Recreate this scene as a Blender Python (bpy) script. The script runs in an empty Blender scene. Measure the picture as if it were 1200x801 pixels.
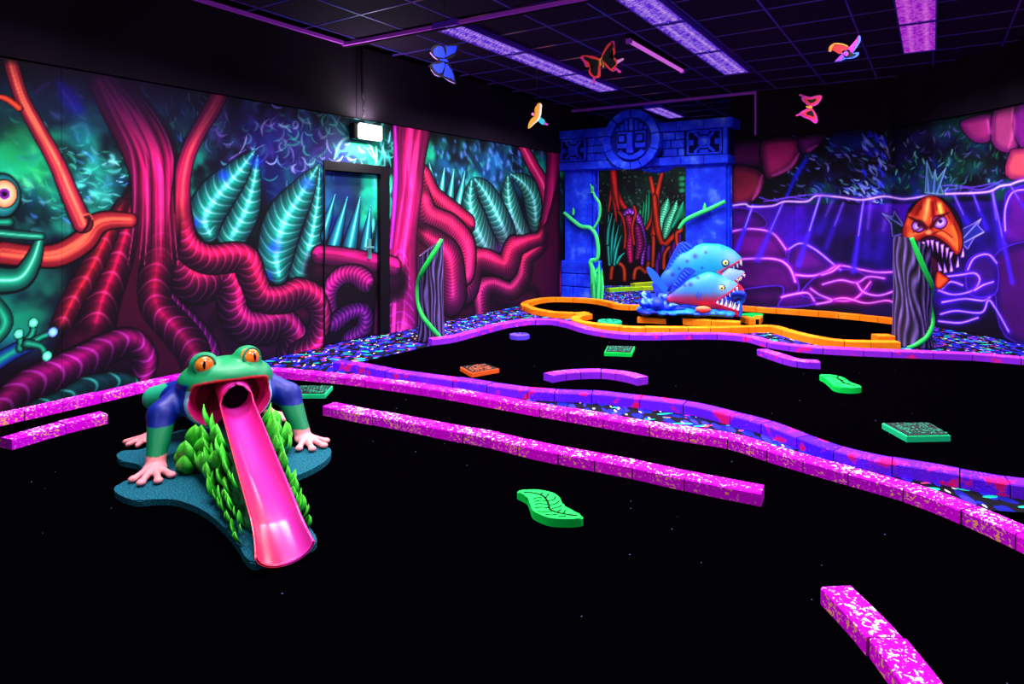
import bpy, bmesh, math, random
import numpy as np
from mathutils import Vector, Matrix
random.seed(7); RNG = np.random.default_rng(11)
C = bpy.context.scene.collection
SC = bpy.context.scene
# ---------------------------------------------------------------- camera, world, exposure
CAMH, F, HY = 1.35, 751.0, 256.0          # eye height (m), focal length (px of 1200), horizon row
cam = bpy.data.cameras.new('camera'); cam.sensor_width = 36; cam.lens = 36*F/1200
cam.shift_y = -(400.5-HY)/1200; cam.clip_end = 60; cam.clip_start = .05
co = bpy.data.objects.new('camera', cam); C.objects.link(co)
co.location = (0, 0, CAMH); co.rotation_euler = (math.pi/2, 0, 0); SC.camera = co
w = bpy.data.worlds.new('world'); SC.world = w; w.use_nodes = True
w.node_tree.nodes['Background'].inputs[0].default_value = (.30, .10, .60, 1)
w.node_tree.nodes['Background'].inputs[1].default_value = .035
SC.view_settings.view_transform = 'Standard'; SC.view_settings.look = 'None'
SC.view_settings.gamma = 1; SC.view_settings.exposure = -0.28; SC.view_settings.use_curve_mapping = False
D1 = Vector((.549, .836, 0)).normalized()      # along the left wall, away from the camera
D2 = Vector((D1.y, -D1.x, 0))                  # along the back wall, to the right
CEIL = 3.26
def area_light(name, p, length, width, power, col=(.92, .80, 1.0), spread=2.5):
    l = bpy.data.lights.new(name, 'AREA'); l.shape = 'RECTANGLE'; l.size = length; l.size_y = width
    l.energy = power; l.color = col; l.spread = spread
    o = bpy.data.objects.new(name, l); C.objects.link(o); o.location = p
    o.rotation_euler = (0, 0, math.atan2(D1.y, D1.x)); return o
def along(p, t): return (p[0]+D1.x*t, p[1]+D1.y*t)
# rows of ultraviolet ceiling fittings: (start xy, number, pitch); the light leaves them through the louvres
FIX = []
for k in range(3): FIX.append(along((1.43, 9.37), -.64-1.27*k))
for k in range(3): FIX.append(along((2.90, 8.24), -.64-1.27*k))
for k in range(2): FIX.append(along((4.56, 7.17), -.64-1.27*k))
FIX_OUT = [along((-2.15, 3.9), 0), along((-.75, 2.6), 0), along((1.3, 3.2), 0), along((2.9, 3.2), 0), along((-1.2,5.0),0)]
FIX_BACK = [(2.7, 11.3), (4.1, 11.6)]
POW = 80
for i, p in enumerate(FIX+FIX_OUT+FIX_BACK):
    area_light('uv_tube_light', (p[0], p[1], CEIL-.062), 1.15, .26, POW)

# added fill lights brightening cut-outs and far walls, high up behind the camera
for x, y, tx, ty, pw in ((-2.6, -.6, .5, 9, 45), (2.8, -.6, .5, 9, 45)):
    o = area_light('added_fill_light', (x, y, 2.9), .5, .25, pw, spread=3.0); v = Vector((tx-x, ty-y, -1.0)); o.rotation_euler = v.to_track_quat('-Z', 'Y').to_euler()
# ---------------------------------------------------------------- helpers
def tag(o, label=None, cat=None, group=None, kind=None):
    if label: o['label'] = label
    if cat: o['category'] = cat; o['kind'] = 'thing'
    if group: o['group'] = group
    if kind: o['kind'] = kind
    return o
def link(name, me, m=None, parent=None):
    o = bpy.data.objects.new(name, me); C.objects.link(o)
    if m is not None and not me.materials: me.materials.append(m)
    if parent is not None: o.parent = parent
    return o
def empty(name, loc=(0, 0, 0), rz=0, label=None, cat=None, group=None, kind=None):
    o = bpy.data.objects.new(name, None); C.objects.link(o); o.location = loc; o.rotation_euler = (0, 0, rz)
    o.empty_display_size = .1
    return tag(o, label, cat, group, kind)
def pyd(name, v, f, smooth=False):
    me = bpy.data.meshes.new(name); me.from_pydata([tuple(map(float, p)) for p in v], [], f); me.update()
    if smooth: me.polygons.foreach_set('use_smooth', [True]*len(me.polygons))
    return me
def bmdone(name, bm, m=None, parent=None, smooth=False):
    bmesh.ops.recalc_face_normals(bm, faces=bm.faces)
    me = bpy.data.meshes.new(name); bm.to_mesh(me); bm.free()
    if smooth: me.polygons.foreach_set('use_smooth', [True]*len(me.polygons))
    return link(name, me, m, parent)
def bx(bm, x0, x1, y0, y1, z0, z1, bev=0, M=None):
    r = bmesh.ops.create_cube(bm, size=1)['verts']
    for v in r:
        v.co = Vector(((x0+x1)/2+v.co.x*(x1-x0), (y0+y1)/2+v.co.y*(y1-y0), (z0+z1)/2+v.co.z*(z1-z0)))
    if bev:
        es = list({e for v in r for e in v.link_edges})
        q = bmesh.ops.bevel(bm, geom=es, offset=bev, segments=1, affect='EDGES')
        r = list({v for f in q['faces'] for v in f.verts} | {v for v in r if v.is_valid})
    if M is not None: bmesh.ops.transform(bm, matrix=M, verts=[v for v in r if v.is_valid])
    return r
def box(name, x0, x1, y0, y1, z0, z1, m, parent=None, bev=0):
    bm = bmesh.new(); bx(bm, x0, x1, y0, y1, z0, z1, bev); return bmdone(name, bm, m, parent)
def prism(name, pts, z0, z1, m, parent=None, bev=0, M=None):
    """closed outline (x, y) raised from z0 to z1"""
    bm = bmesh.new(); a = [bm.verts.new((p[0], p[1], z0)) for p in pts]; b = [bm.verts.new((p[0], p[1], z1)) for p in pts]
    n = len(pts); bm.faces.new(a[::-1]); top = bm.faces.new(b)
    for i in range(n): bm.faces.new((a[i], a[(i+1) % n], b[(i+1) % n], b[i]))
    if bev: bmesh.ops.bevel(bm, geom=list(top.edges), offset=bev, segments=2, affect='EDGES')
    if M is not None: bmesh.ops.transform(bm, matrix=M, verts=bm.verts)
    bmesh.ops.triangulate(bm, faces=[f for f in bm.faces if len(f.verts) > 4])
    return bmdone(name, bm, m, parent)
def catmull(P, n=8, closed=False):
    P = [np.array(p, float) for p in P]; out = []
    N = len(P)
    if N < 3 and not closed: return [P[0]+(P[-1]-P[0])*i/n for i in range(n+1)]
    for i in range(N if closed else N-1):
        if closed: a, b, c, d = P[i-1], P[i], P[(i+1) % N], P[(i+2) % N]
        else: a, b, c, d = P[max(i-1, 0)], P[i], P[i+1], P[min(i+2, N-1)]
        for k in range(n):
            t = k/n
            out.append(.5*((2*b)+(c-a)*t+(2*a-5*b+4*c-d)*t*t+(3*b-a-3*c+d)*t**3))
    if not closed: out.append(P[-1])
    return out
def tube_mesh(name, pts, r, m=None, parent=None, seg=8, n=5, col=None):
    """round limb through pts with radius list r"""
    k = len(pts); rr = [r]*k if np.isscalar(r) else list(r)
    Q = catmull([list(p)+[q] for p, q in zip(pts, rr)], n); V = []; Fc = []
    up = Vector((0, 0, 1)); prev = None
    for i, q in enumerate(Q):
        p = Vector(q[:3]); a = Vector(Q[max(i-1, 0)][:3]); b = Vector(Q[min(i+1, len(Q)-1)][:3]); t = (b-a).normalized()
        x = (up if prev is None else prev); x = (x-t*x.dot(t))
        if x.length < 1e-3: x = Vector((1, 0, 0))-t*t.x
        x.normalize(); prev = x; y = t.cross(x)
        for j in range(seg):
            an = 2*math.pi*j/seg; V.append(p+(x*math.cos(an)+y*math.sin(an))*max(q[3], 1e-4))
    L = len(Q)
    for i in range(L-1):
        for j in range(seg): Fc.append((i*seg+j, i*seg+(j+1) % seg, (i+1)*seg+(j+1) % seg, (i+1)*seg+j))
    Fc.append(tuple(range(seg))[::-1]); Fc.append(tuple((L-1)*seg+j for j in range(seg)))
    return link(name, pyd(name, V, Fc, True), m, parent)
def at(px, py, z=0.0):
    """floor point (height z) seen at a place of the photograph"""
    Y = F*(CAMH-z)/(py-HY); return Vector(((px-600)/F*Y, Y, z))
def atY(px, py, Y): return Vector(((px-600)/F*Y, Y, CAMH-(py-HY)*Y/F))
def lin(c):
    c = np.asarray(c, float)/255.0; return np.where(c <= .04045, c/12.92, ((c+.055)/1.055)**2.4)

# ---------------------------------------------------------------- materials
def mat(name, c, rough=.7, spec=.3, metal=0, emit=None, es=0):
    m = bpy.data.materials.new(name); m.use_nodes = True; b = m.node_tree.nodes['Principled BSDF']
    b.inputs['Base Color'].default_value = (*lin(c), 1); b.inputs['Roughness'].default_value = rough
    b.inputs['Specular IOR Level'].default_value = spec; b.inputs['Metallic'].default_value = metal
    if emit is not None:
        b.inputs['Emission Color'].default_value = (*lin(emit), 1); b.inputs['Emission Strength'].default_value = es
    return m
class NT:
    def __init__(s, m): s.t = m.node_tree; s.b = s.t.nodes['Principled BSDF']
    def n(s, typ, **k):
        o = s.t.nodes.new(typ)
        for a, v in k.items():
            if a.startswith('i_'):
                key = a[2:].replace('_', ' '); o.inputs[int(key) if key.isdigit() else key].default_value = v
            else: setattr(o, a, v)
        return o
    def l(s, a, b): s.t.links.new(a, b)
    def tex(s, scale=(1, 1, 1), src='Object', rot=(0, 0, 0)):
        tc = s.n('ShaderNodeTexCoord'); mp = s.n('ShaderNodeMapping'); mp.inputs['Scale'].default_value = scale; mp.inputs['Rotation'].default_value = rot
        s.l(tc.outputs[src], mp.inputs[0]); return mp.outputs[0]
    def ramp(s, stops, fac, interp='LINEAR'):
        r = s.n('ShaderNodeValToRGB'); e = r.color_ramp; e.interpolation = interp
        while len(e.elements) < len(stops): e.elements.new(.5)
        for q, (p, c) in zip(e.elements, stops): q.position = p; q.color = (*lin(c), 1)
        s.l(fac, r.inputs[0]); return r.outputs[0]
    def mix(s, fac, a, b, mode='MIX'):
        x = s.n('ShaderNodeMix', data_type='RGBA', blend_type=mode)
        for sock, v in ((0, fac), (6, a), (7, b)):
            if hasattr(v, 'links'): s.l(v, x.inputs[sock])
            elif sock == 0: x.inputs[0].default_value = v
            else: x.inputs[sock].default_value = (*lin(v), 1)
        return x.outputs[2]
    def bump(s, h, st=.3, d=.01):
        b = s.n('ShaderNodeBump', i_Strength=st, i_Distance=d); s.l(h, b.inputs['Height']); s.l(b.outputs[0], s.b.inputs['Normal'])
def vcol(name, rough=.6, spec=.25, attr='Col'):
    m = mat(name, (200, 200, 200), rough, spec); t = NT(m); a = t.n('ShaderNodeVertexColor', layer_name=attr); t.l(a.outputs[0], t.b.inputs['Base Color']); return m
M_mural = vcol('airbrushed_mural_paint', .75, .15)
M_fig = vcol('painted_figure', .45, .35)
M_black = mat('matt_black_wall', (16, 10, 20), .85, .1)
t = NT(M_black); nz = t.n('ShaderNodeTexNoise', i_Scale=1.4, i_Detail=4.0); t.l(t.tex(), nz.inputs[0]); t.l(t.ramp([(.3, (12, 7, 16)), (.8, (30, 20, 34))], nz.outputs[0]), t.b.inputs['Base Color'])
M_ceil = mat('dark_ceiling_tile', (50, 26, 62), .9, .1)
t = NT(M_ceil); nz = t.n('ShaderNodeTexNoise', i_Scale=30., i_Detail=5.0); t.l(t.tex(), nz.inputs[0]); t.l(t.ramp([(.3, (20, 9, 30)), (.75, (36, 17, 48))], nz.outputs[0]), t.b.inputs['Base Color'])
oi = t.n('ShaderNodeObjectInfo')
M_void = mat('ceiling_void', (10, 6, 14), .9, .1)
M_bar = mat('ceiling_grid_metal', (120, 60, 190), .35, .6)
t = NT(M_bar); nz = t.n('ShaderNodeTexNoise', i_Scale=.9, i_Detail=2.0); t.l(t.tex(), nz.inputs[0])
t.l(t.ramp([(.30, (30, 45, 160)), (.45, (70, 60, 190)), (.52, (95, 40, 130)), (.60, (60, 45, 180)), (.68, (220, 150, 120)), (.76, (90, 40, 140))], nz.outputs[0]), t.b.inputs['Base Color'])  # blue and orange glints on the bars painted in as colour patches
M_trim = mat('violet_edge_trim', (190, 70, 220), .4, .5)
M_turf = mat('black_putting_felt', (3, 2, 5), 1.0, .0)
t = NT(M_turf); vo = t.n('ShaderNodeTexVoronoi', i_Scale=9.0); t.l(t.tex(src='Object'), vo.inputs[0])
t.l(t.ramp([(0, (150, 150, 230)), (.024, (50, 50, 80)), (.030, (1.2, .8, 2))], vo.outputs['Distance']), t.b.inputs['Base Color'])
nz = t.n('ShaderNodeTexNoise', i_Scale=160., i_Detail=2.0); t.l(t.tex(), nz.inputs[0]); t.bump(nz.outputs[0], .4, .003)
# blacklight carpet: confetti of flat coloured dashes printed on black
M_carpet = mat('blacklight_carpet', (8, 8, 30), .9, .1); t = NT(M_carpet)
base = None
lay = [((7, 4, 1), 0, (5, 6, 50), (22, 30, 185), .36), ((9, 3.4, 1), .6, (16, 20, 200), (60, 50, 240), .30),
       ((3.2, 8, 1), -.5, (0, 150, 120), (30, 225, 170), .19), ((11, 4.2, 1), 1.1, (200, 200, 230), (255, 215, 160), .135), ((5, 10, 1), .25, (210, 30, 50), (240, 60, 120), .15)]
col = (6, 6, 14)
for sc_, rot, c1, c2, th in lay:
    v = t.n('ShaderNodeTexVoronoi', i_Scale=2.4, i_Randomness=1.0)
    mp = t.tex(sc_, 'Object', (0, 0, rot)); w1 = t.n('ShaderNodeTexNoise', i_Scale=1.3, i_Detail=1.0); t.l(mp, w1.inputs[0])
    wm = t.n('ShaderNodeMix', data_type='VECTOR'); wm.inputs[0].default_value = .35; t.l(mp, wm.inputs[4]); t.l(w1.outputs['Color'], wm.inputs[5])
    t.l(wm.outputs[1], v.inputs[0])
    k = t.n('ShaderNodeMath', operation='LESS_THAN'); t.l(v.outputs['Distance'], k.inputs[0]); k.inputs[1].default_value = th*1.25
    sp = t.n('ShaderNodeSeparateColor'); t.l(v.outputs['Color'], sp.inputs[0])
    cc = t.mix(sp.outputs[0], c1, c2); col = t.mix(k.outputs[0], col, cc)
t.l(col, t.b.inputs['Base Color'])
def brick_mat(name, main, side, fleck, fl_th, alt=None, alt_th=.6):
    """fluorescent painted brick, paint chipped to flecks; each brick a little different"""
    m = mat(name, main, .75, .06); t = NT(m); oi = t.n('ShaderNodeObjectInfo')
    tc = t.n('ShaderNodeTexCoord'); geo = t.n('ShaderNodeNewGeometry'); sx = t.n('ShaderNodeSeparateXYZ'); t.l(geo.outputs['Normal'], sx.inputs[0])
    c = t.mix(oi.outputs['Random'], main, side)
    n1 = t.n('ShaderNodeTexNoise', i_Scale=9., i_Detail=3.); t.l(tc.outputs['Object'], n1.inputs[0])
    if alt is not None:
        r = t.n('ShaderNodeMapRange', i_1=alt_th-.03, i_2=alt_th+.03); t.l(n1.outputs[0], r.inputs[0]); c = t.mix(r.outputs[0], c, alt)
    mp = t.n('ShaderNodeMapping'); mp.inputs['Scale'].default_value = (1, 1, 1.4); t.l(tc.outputs['Object'], mp.inputs[0])
    n2 = t.n('ShaderNodeTexNoise', i_Scale=58., i_Detail=3., i_Roughness=.6, i_Distortion=.6); t.l(mp.outputs[0], n2.inputs[0])
    n3 = t.n('ShaderNodeTexNoise', i_Scale=5., i_Detail=1.); t.l(tc.outputs['Object'], n3.inputs[0])
    ad = t.n('ShaderNodeMath', operation='ADD'); mu = t.n('ShaderNodeMath', operation='MULTIPLY'); t.l(n3.outputs[0], mu.inputs[0]); mu.inputs[1].default_value = .35
    t.l(n2.outputs[0], ad.inputs[0]); t.l(mu.outputs[0], ad.inputs[1])
    r = t.n('ShaderNodeMapRange', i_1=fl_th, i_2=fl_th+.03); t.l(ad.outputs[0], r.inputs[0])
    ft = t.mix(sx.outputs['Z'], fleck[1], fleck[0]); c = t.mix(r.outputs[0], c, ft)
    t.l(c, t.b.inputs['Base Color']); t.bump(n2.outputs[0], .5, .004); return m
M_pink = brick_mat('chipped_magenta_brick', (232, 0, 222), (196, 0, 210), ((255, 225, 255), (250, 175, 80)), .772)
M_purp = brick_mat('purple_blue_brick', (120, 34, 235), (78, 18, 240), ((235, 60, 240), (150, 50, 240)), .80, (235, 20, 110), .60)
M_far = brick_mat('violet_brick', (165, 44, 232), (128, 34, 235), ((250, 120, 250), (120, 40, 250)), .78, (240, 30, 150), .62)
M_orng = brick_mat('orange_brick', (255, 135, 15), (255, 115, 5), ((255, 200, 60), (255, 170, 40)), .79)
M_yel = brick_mat('yellow_green_brick', (190, 220, 30), (120, 215, 30), ((250, 220, 60), (230, 60, 60)), .78)
M_gap = mat('mortar_and_tube_dark', (14, 0, 18), .9, .1)
def glow(name, c, s):
    m = mat(name, (20, 10, 30), .5, .2, emit=c, es=s); return m

# ---------------------------------------------------------------- mural canvas
class Noise:
    def __init__(s, seed): s.r = np.random.default_rng(seed).random((256, 256))
    def v(s, x, y):
        xi = np.floor(x).astype(int); yi = np.floor(y).astype(int); fx = x-xi; fy = y-yi; fx = fx*fx*(3-2*fx); fy = fy*fy*(3-2*fy); r = s.r
        a = r[xi & 255, yi & 255]; b = r[(xi+1) & 255, yi & 255]; c = r[xi & 255, (yi+1) & 255]; d = r[(xi+1) & 255, (yi+1) & 255]
        return (a*(1-fx)+b*fx)*(1-fy)+(c*(1-fx)+d*fx)*fy
    def f(s, x, y, o=4): return sum(s.v(x*2**i+17*i, y*2**i+5*i)*.5**i for i in range(o))/sum(.5**i for i in range(o))
def sm(x, a, b): t = np.clip((x-a)/(b-a), 0, 1); return t*t*(3-2*t)
class Canvas:
    gam, gain = 1.42, 1.14
    """a painted wall: plan line pts (xy), height H; painted in wall metres (u, z)"""
    def __init__(s, pts, H, res, base=(10, 10, 15)):
        s.pl = [np.array(p, float) for p in pts]; s.len = [np.linalg.norm(b-a) for a, b in zip(s.pl, s.pl[1:])]; s.H = H
        s.L = sum(s.len); s.nu = int(s.L/res)+1; s.nz = int(H/res)+1
        s.u = np.linspace(0, s.L, s.nu); s.z = np.linspace(0, H, s.nz); s.U, s.Z = np.meshgrid(s.u, s.z, indexing='ij')
        s.c = np.zeros((s.nu, s.nz, 3))+np.array(base, float)
    def xy(s, u):
        acc = 0
        for i, l in enumerate(s.len):
            if u <= acc+l+1e-9 or i == len(s.len)-1: return s.pl[i]+(s.pl[i+1]-s.pl[i])*(u-acc)/l
            acc += l
    def px(s, x, y):
        k = (x-600)/F; acc = 0; best = None
        for i, l in enumerate(s.len):
            a = s.pl[i]; d = (s.pl[i+1]-a)/l; den = d[0]-k*d[1]
            if abs(den) > 1e-9:
                t = (k*a[1]-a[0])/den; Y = a[1]+d[1]*t
                if Y > .3:
                    over = max(0, -t, t-l)
                    if best is None or over < best[0]: best = (over, acc+t, Y)
            acc += l
        Y = best[2]; return np.array([best[1], CAMH-(y-HY)*Y/F])
    def path(s, pts, w, n=17):
        ww = [w]*len(pts) if np.isscalar(w) else list(w)
        Q = np.array(catmull([list(p)+[q] for p, q in zip(pts, ww)], n)); A = np.array([s.px(q[0], q[1]) for q in Q])
        T = np.gradient(Q[:, :2], axis=0); T /= np.linalg.norm(T, axis=1)[:, None]+1e-9; N = np.stack([-T[:, 1], T[:, 0]], 1)
        B = np.array([s.px(*(q[:2]+nn*max(q[2], .3))) for q, nn in zip(Q, N)])
        TW = np.gradient(A, axis=0); TW /= np.linalg.norm(TW, axis=1)[:, None]+1e-9; D = B-A
        W = np.abs(D[:, 0]*TW[:, 1]-D[:, 1]*TW[:, 0]); arc = np.concatenate([[0], np.cumsum(np.linalg.norm(np.diff(A, axis=0), axis=1))])
        return A, TW, np.maximum(W, 1e-3), arc
    def blk(s, lo, hi):
        i0 = max(0, int(lo[0]/s.L*(s.nu-1))); i1 = min(s.nu, int(hi[0]/s.L*(s.nu-1))+2); j0 = max(0, int(lo[1]/s.H*(s.nz-1))); j1 = min(s.nz, int(hi[1]/s.H*(s.nz-1))+2)
        return None if i1 <= i0 or j1 <= j0 else (slice(i0, i1), slice(j0, j1))
    def tube(s, pts, w, edge, core, hl=0., p=1.3, ribs=0, ribc=(255, 190, 220), bow=.6, ribw=.010, riba=.75, streak=0, out=.16, ends=(0, 0), a=1., light=None, soft=.07, seed=1, lk=.75):
        A, T, W, arc = s.path(pts, w); pad = W.max()*(1+out)+.02
        b = s.blk(A.min(0)-pad, A.max(0)+pad)
        if b is None: return
        U = s.U[b].ravel(); Z = s.Z[b].ravel(); best = np.full(U.shape, 1e9); q = np.zeros_like(best); sa = np.zeros_like(best); wd = np.ones_like(best)
        for i in range(len(A)):
            dx = U-A[i, 0]; dz = Z-A[i, 1]; d = np.hypot(dx, dz)/W[i]; m = d < best
            if not m.any(): continue
            best[m] = d[m]; cr = T[i, 0]*dz[m]-T[i, 1]*dx[m]; al = T[i, 0]*dx[m]+T[i, 1]*dz[m]
            hs = (arc[min(i+1, len(A)-1)]-arc[max(i-1, 0)])*.5
            q[m] = np.sign(cr)*np.hypot(cr, np.maximum(0, np.abs(al)-hs if 0 < i < len(A)-1 else np.abs(al)))/W[i]
            sa[m] = arc[i]+al; wd[m] = W[i]
        aq = np.abs(q); ins = 1-sm(aq, 1-soft, 1+soft); sh = np.shape(s.U[b]); col = s.c[b].reshape(-1, 3)
        L = arc[-1]; fade = np.ones_like(aq)
        if ends[0]: fade *= sm(sa, -.01, ends[0]*L)
        if ends[1]: fade *= 1-sm(sa, L*(1-ends[1]), L+.01)
        if out:
            o = (1-sm(aq, 1+out*.4, 1+out*1.3))*fade*a; col *= (1-.88*o*(best < 3))[:, None]
        g = np.clip(1-np.abs(q-hl)/(1+abs(hl)), 0, 1)**p
        if hl: g = np.where((q-hl)*np.sign(hl) > 0, np.clip(1-((q-hl)/(1-abs(hl)+.05)*np.sign(hl))**2, 0, 1), np.clip(1-np.abs(q-hl)/(1+abs(hl)), 0, 1)**p)
        nz = Noise(seed); 
        if streak: g = np.clip(g*(1-streak)+streak*g*2.0*nz.f(q*5+31, sa*1.4+q, 3), 0, 1.25)
        cc = np.array(edge, float)+(np.array(core, float)-np.array(edge, float))*g[:, None]
        if light is not None: cc += (np.array(light, float)-cc)*(sm(g, .72, 1.0)*lk)[:, None]
        if ribs:
            ph = (sa+bow*wd*q*q)/ribs; fr = np.abs(ph-np.floor(ph)-.5)*ribs; li = np.exp(-(fr/ribw)**2)*(.25+.75*g)*riba
            sd = ph-np.floor(ph); cc *= (.86+.2*sd)[:, None]
            cc += (np.array(ribc, float)-cc)*li[:, None]
        k = (ins*fade*a)[:, None]; s.c[b] = (col*(1-k)+cc*k).reshape(sh+(3,))
    def glow(s, pts, w, colr, a=1., n=8, core=None):
        """airbrushed line that adds colour"""
        A, T, W, arc = s.path(pts, w, n); pad = W.max()*2.6+.01; b = s.blk(A.min(0)-pad, A.max(0)+pad)
        if b is None: return
        U = s.U[b]; Z = s.Z[b]; d = np.full(U.shape, 9.)
        for i in range(len(A)-1):
            e = A[i+1]-A[i]; l2 = e@e+1e-12; t = np.clip(((U-A[i, 0])*e[0]+(Z-A[i, 1])*e[1])/l2, 0, 1)
            d = np.minimum(d, np.hypot(U-A[i, 0]-t*e[0], Z-A[i, 1]-t*e[1])/(W[i]*(1-t)+W[i+1]*t))
        k = (np.exp(-d*d)*a)[..., None]; s.c[b] = s.c[b]*(1-k)+np.array(colr, float)*k
        if core is not None:
            k = (np.exp(-(d*2.3)**2)*a)[..., None]; s.c[b] = s.c[b]*(1-k)+np.array(core, float)*k
    def blob(s, x, y, rx, ry, colr, a=1., p=2, edge=None, ring=0):
        """soft disc; p high = crisp; edge = colour at its rim"""
        o = s.px(x, y); ax = abs(s.px(x+rx, y)[0]-s.px(x-rx, y)[0])/2; az = abs(s.px(x, y+ry)[1]-s.px(x, y-ry)[1])/2
        b = s.blk(o-np.array([ax, az])*2.2, o+np.array([ax, az])*2.2)
        if b is None: return
        d = np.hypot((s.U[b]-o[0])/ax, (s.Z[b]-o[1])/az)
        k = np.exp(-d**p) if p < 6 else 1-sm(d, .93, 1.05)
        cc = np.array(colr, float)+0*s.c[b]
        if edge is not None: cc += (np.array(edge, float)-cc)*(np.clip(d, 0, 1)**2)[..., None]
        if ring: s.c[b] *= (1-.85*(1-sm(d, 1.02, 1.02+ring)))[..., None]
        s.c[b] = s.c[b]*(1-k[..., None]*a)+cc*k[..., None]*a
    def poly(s, pts, edge, core, wd=6, a=1., smooth=True, rim=None, rimw=1.2, dark=2.5, n=5, p=1.):
        """filled outline shaded from its rim inwards over wd px"""
        Q = catmull(pts, n, True) if smooth else [np.array(p_, float) for p_ in pts]
        A = np.array([s.px(q[0], q[1]) for q in Q]); c0 = np.mean([q for q in Q], axis=0); s0 = abs(s.px(c0[0], c0[1]+1)[1]-s.px(c0[0], c0[1])[1])
        pad = .03+s0*dark*2; b = s.blk(A.min(0)-pad, A.max(0)+pad)
        if b is None: return
        U = s.U[b]; Z = s.Z[b]; d = np.full(U.shape, 9.); ins = np.zeros(U.shape, bool); N = len(A)
        for i in range(N):
            p0 = A[i]; p1 = A[(i+1) % N]; e = p1-p0; l2 = e@e+1e-12; t = np.clip(((U-p0[0])*e[0]+(Z-p0[1])*e[1])/l2, 0, 1)
            d = np.minimum(d, np.hypot(U-p0[0]-t*e[0], Z-p0[1]-t*e[1]))
            if abs(e[1]) > 1e-12: ins ^= ((p0[1] > Z) != (p1[1] > Z)) & (U < e[0]*(Z-p0[1])/e[1]+p0[0])
        d /= s0; sd = np.where(ins, d, -d); k = sm(sd, -.5, .5)*a
        if dark: s.c[b] *= (1-.85*(1-sm(-sd, 0, dark))*(a))[..., None]
        g = (np.clip(sd/wd, 0, 1)**p)[..., None]; cc = np.array(edge, float)*(1-g)+np.array(core, float)*g
        if rim is not None:
            r = np.exp(-(sd/rimw)**2)[..., None]; cc = cc*(1-r)+np.array(rim, float)*r; k = np.maximum(k, r[..., 0]*.8*a)
        s.c[b] = s.c[b]*(1-k[..., None])+cc*k[..., None]
    def wisps(s, box, n, cols, length=(6, 16), w=(.7, 1.6), ang=(0, 360), a=(.2, .6), curl=.6, seed=3):
        r = np.random.default_rng(seed)
        for i in range(n):
            x = r.uniform(box[0], box[2]); y = r.uniform(box[1], box[3]); L = r.uniform(*length); t = math.radians(r.uniform(*ang)); k = r.uniform(-curl, curl)
            pts = [(x, y)]
            for j in range(3): pts.append((pts[-1][0]+math.cos(t)*L/3, pts[-1][1]+math.sin(t)*L/3)); t += k
            s.glow(pts, [w[0]*.5, r.uniform(*w), r.uniform(*w), .3], cols[r.integers(len(cols))], min(1, r.uniform(*a)*1.45), 3)
    def mesh(s, name, u0, u1, z0, z1, m, parent=None, off=0.0, thick=0):
        i0 = int(round(u0/s.L*(s.nu-1))); i1 = int(round(u1/s.L*(s.nu-1))); j0 = int(round(z0/s.H*(s.nz-1))); j1 = int(round(z1/s.H*(s.nz-1)))
        if not hasattr(s, 'done'):
            n_ = Noise(91); s.c *= (.80+.42*n_.f(s.U*3.1, s.Z*3.1, 4))[..., None]; s.done = 1
        us = s.u[i0:i1+1].copy(); zs = s.z[j0:j1+1]; us[0] = u0+.0006; us[-1] = u1-.0006
        P = np.array([s.xy(u) for u in us]); nrm = np.gradient(P, axis=0); nrm /= np.linalg.norm(nrm, axis=1)[:, None]; nrm = np.stack([nrm[:, 1], -nrm[:, 0]], 1); P = P+nrm*off
        nu, nz = len(us), len(zs); V = np.zeros((nu, nz, 3)); V[..., 0] = P[:, 0, None]; V[..., 1] = P[:, 1, None]; V[..., 2] = zs[None]
        idx = np.arange(nu*nz).reshape(nu, nz); q = np.stack([idx[:-1, :-1], idx[1:, :-1], idx[1:, 1:], idx[:-1, 1:]], -1).reshape(-1, 4)
        V = V.reshape(-1, 3); cc = s.c[i0:i1+1, j0:j1+1].reshape(-1, 3)
        # back edge skirt gives the board its thickness
        rim = np.concatenate([idx[:, 0], idx[-1, 1:], idx[-2::-1, -1], idx[0, -2:0:-1]]); nb = np.repeat(nrm[:, None], nz, 1).reshape(-1, 2)[rim]
        Vb = V[rim].copy(); Vb[:, :2] -= nb*.02; n0 = len(V); k = len(rim); a = np.arange(k); sk = np.stack([rim, np.roll(rim, -1), n0+np.roll(a, -1), n0+a], -1)[:, ::-1]
        V = np.concatenate([V, Vb]); q = np.concatenate([q, sk]); cc = np.concatenate([cc, cc[rim]*0+6])
        me = bpy.data.meshes.new(name); me.vertices.add(len(V)); me.vertices.foreach_set('co', V.ravel()); me.loops.add(q.size); me.loops.foreach_set('vertex_index', q.ravel())
        me.polygons.add(len(q)); me.polygons.foreach_set('loop_start', np.arange(0, q.size, 4)); me.update(calc_edges=True)
        at_ = me.color_attributes.new('Col', 'FLOAT_COLOR', 'POINT'); L = np.ones((len(V), 4)); L[:, :3] = lin(np.clip(255*(np.clip(cc, 0, 255)/255)**s.gam*s.gain, 0, 255)); at_.data.foreach_set('color', L.ravel())
        return link(name, me, m, parent)
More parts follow.
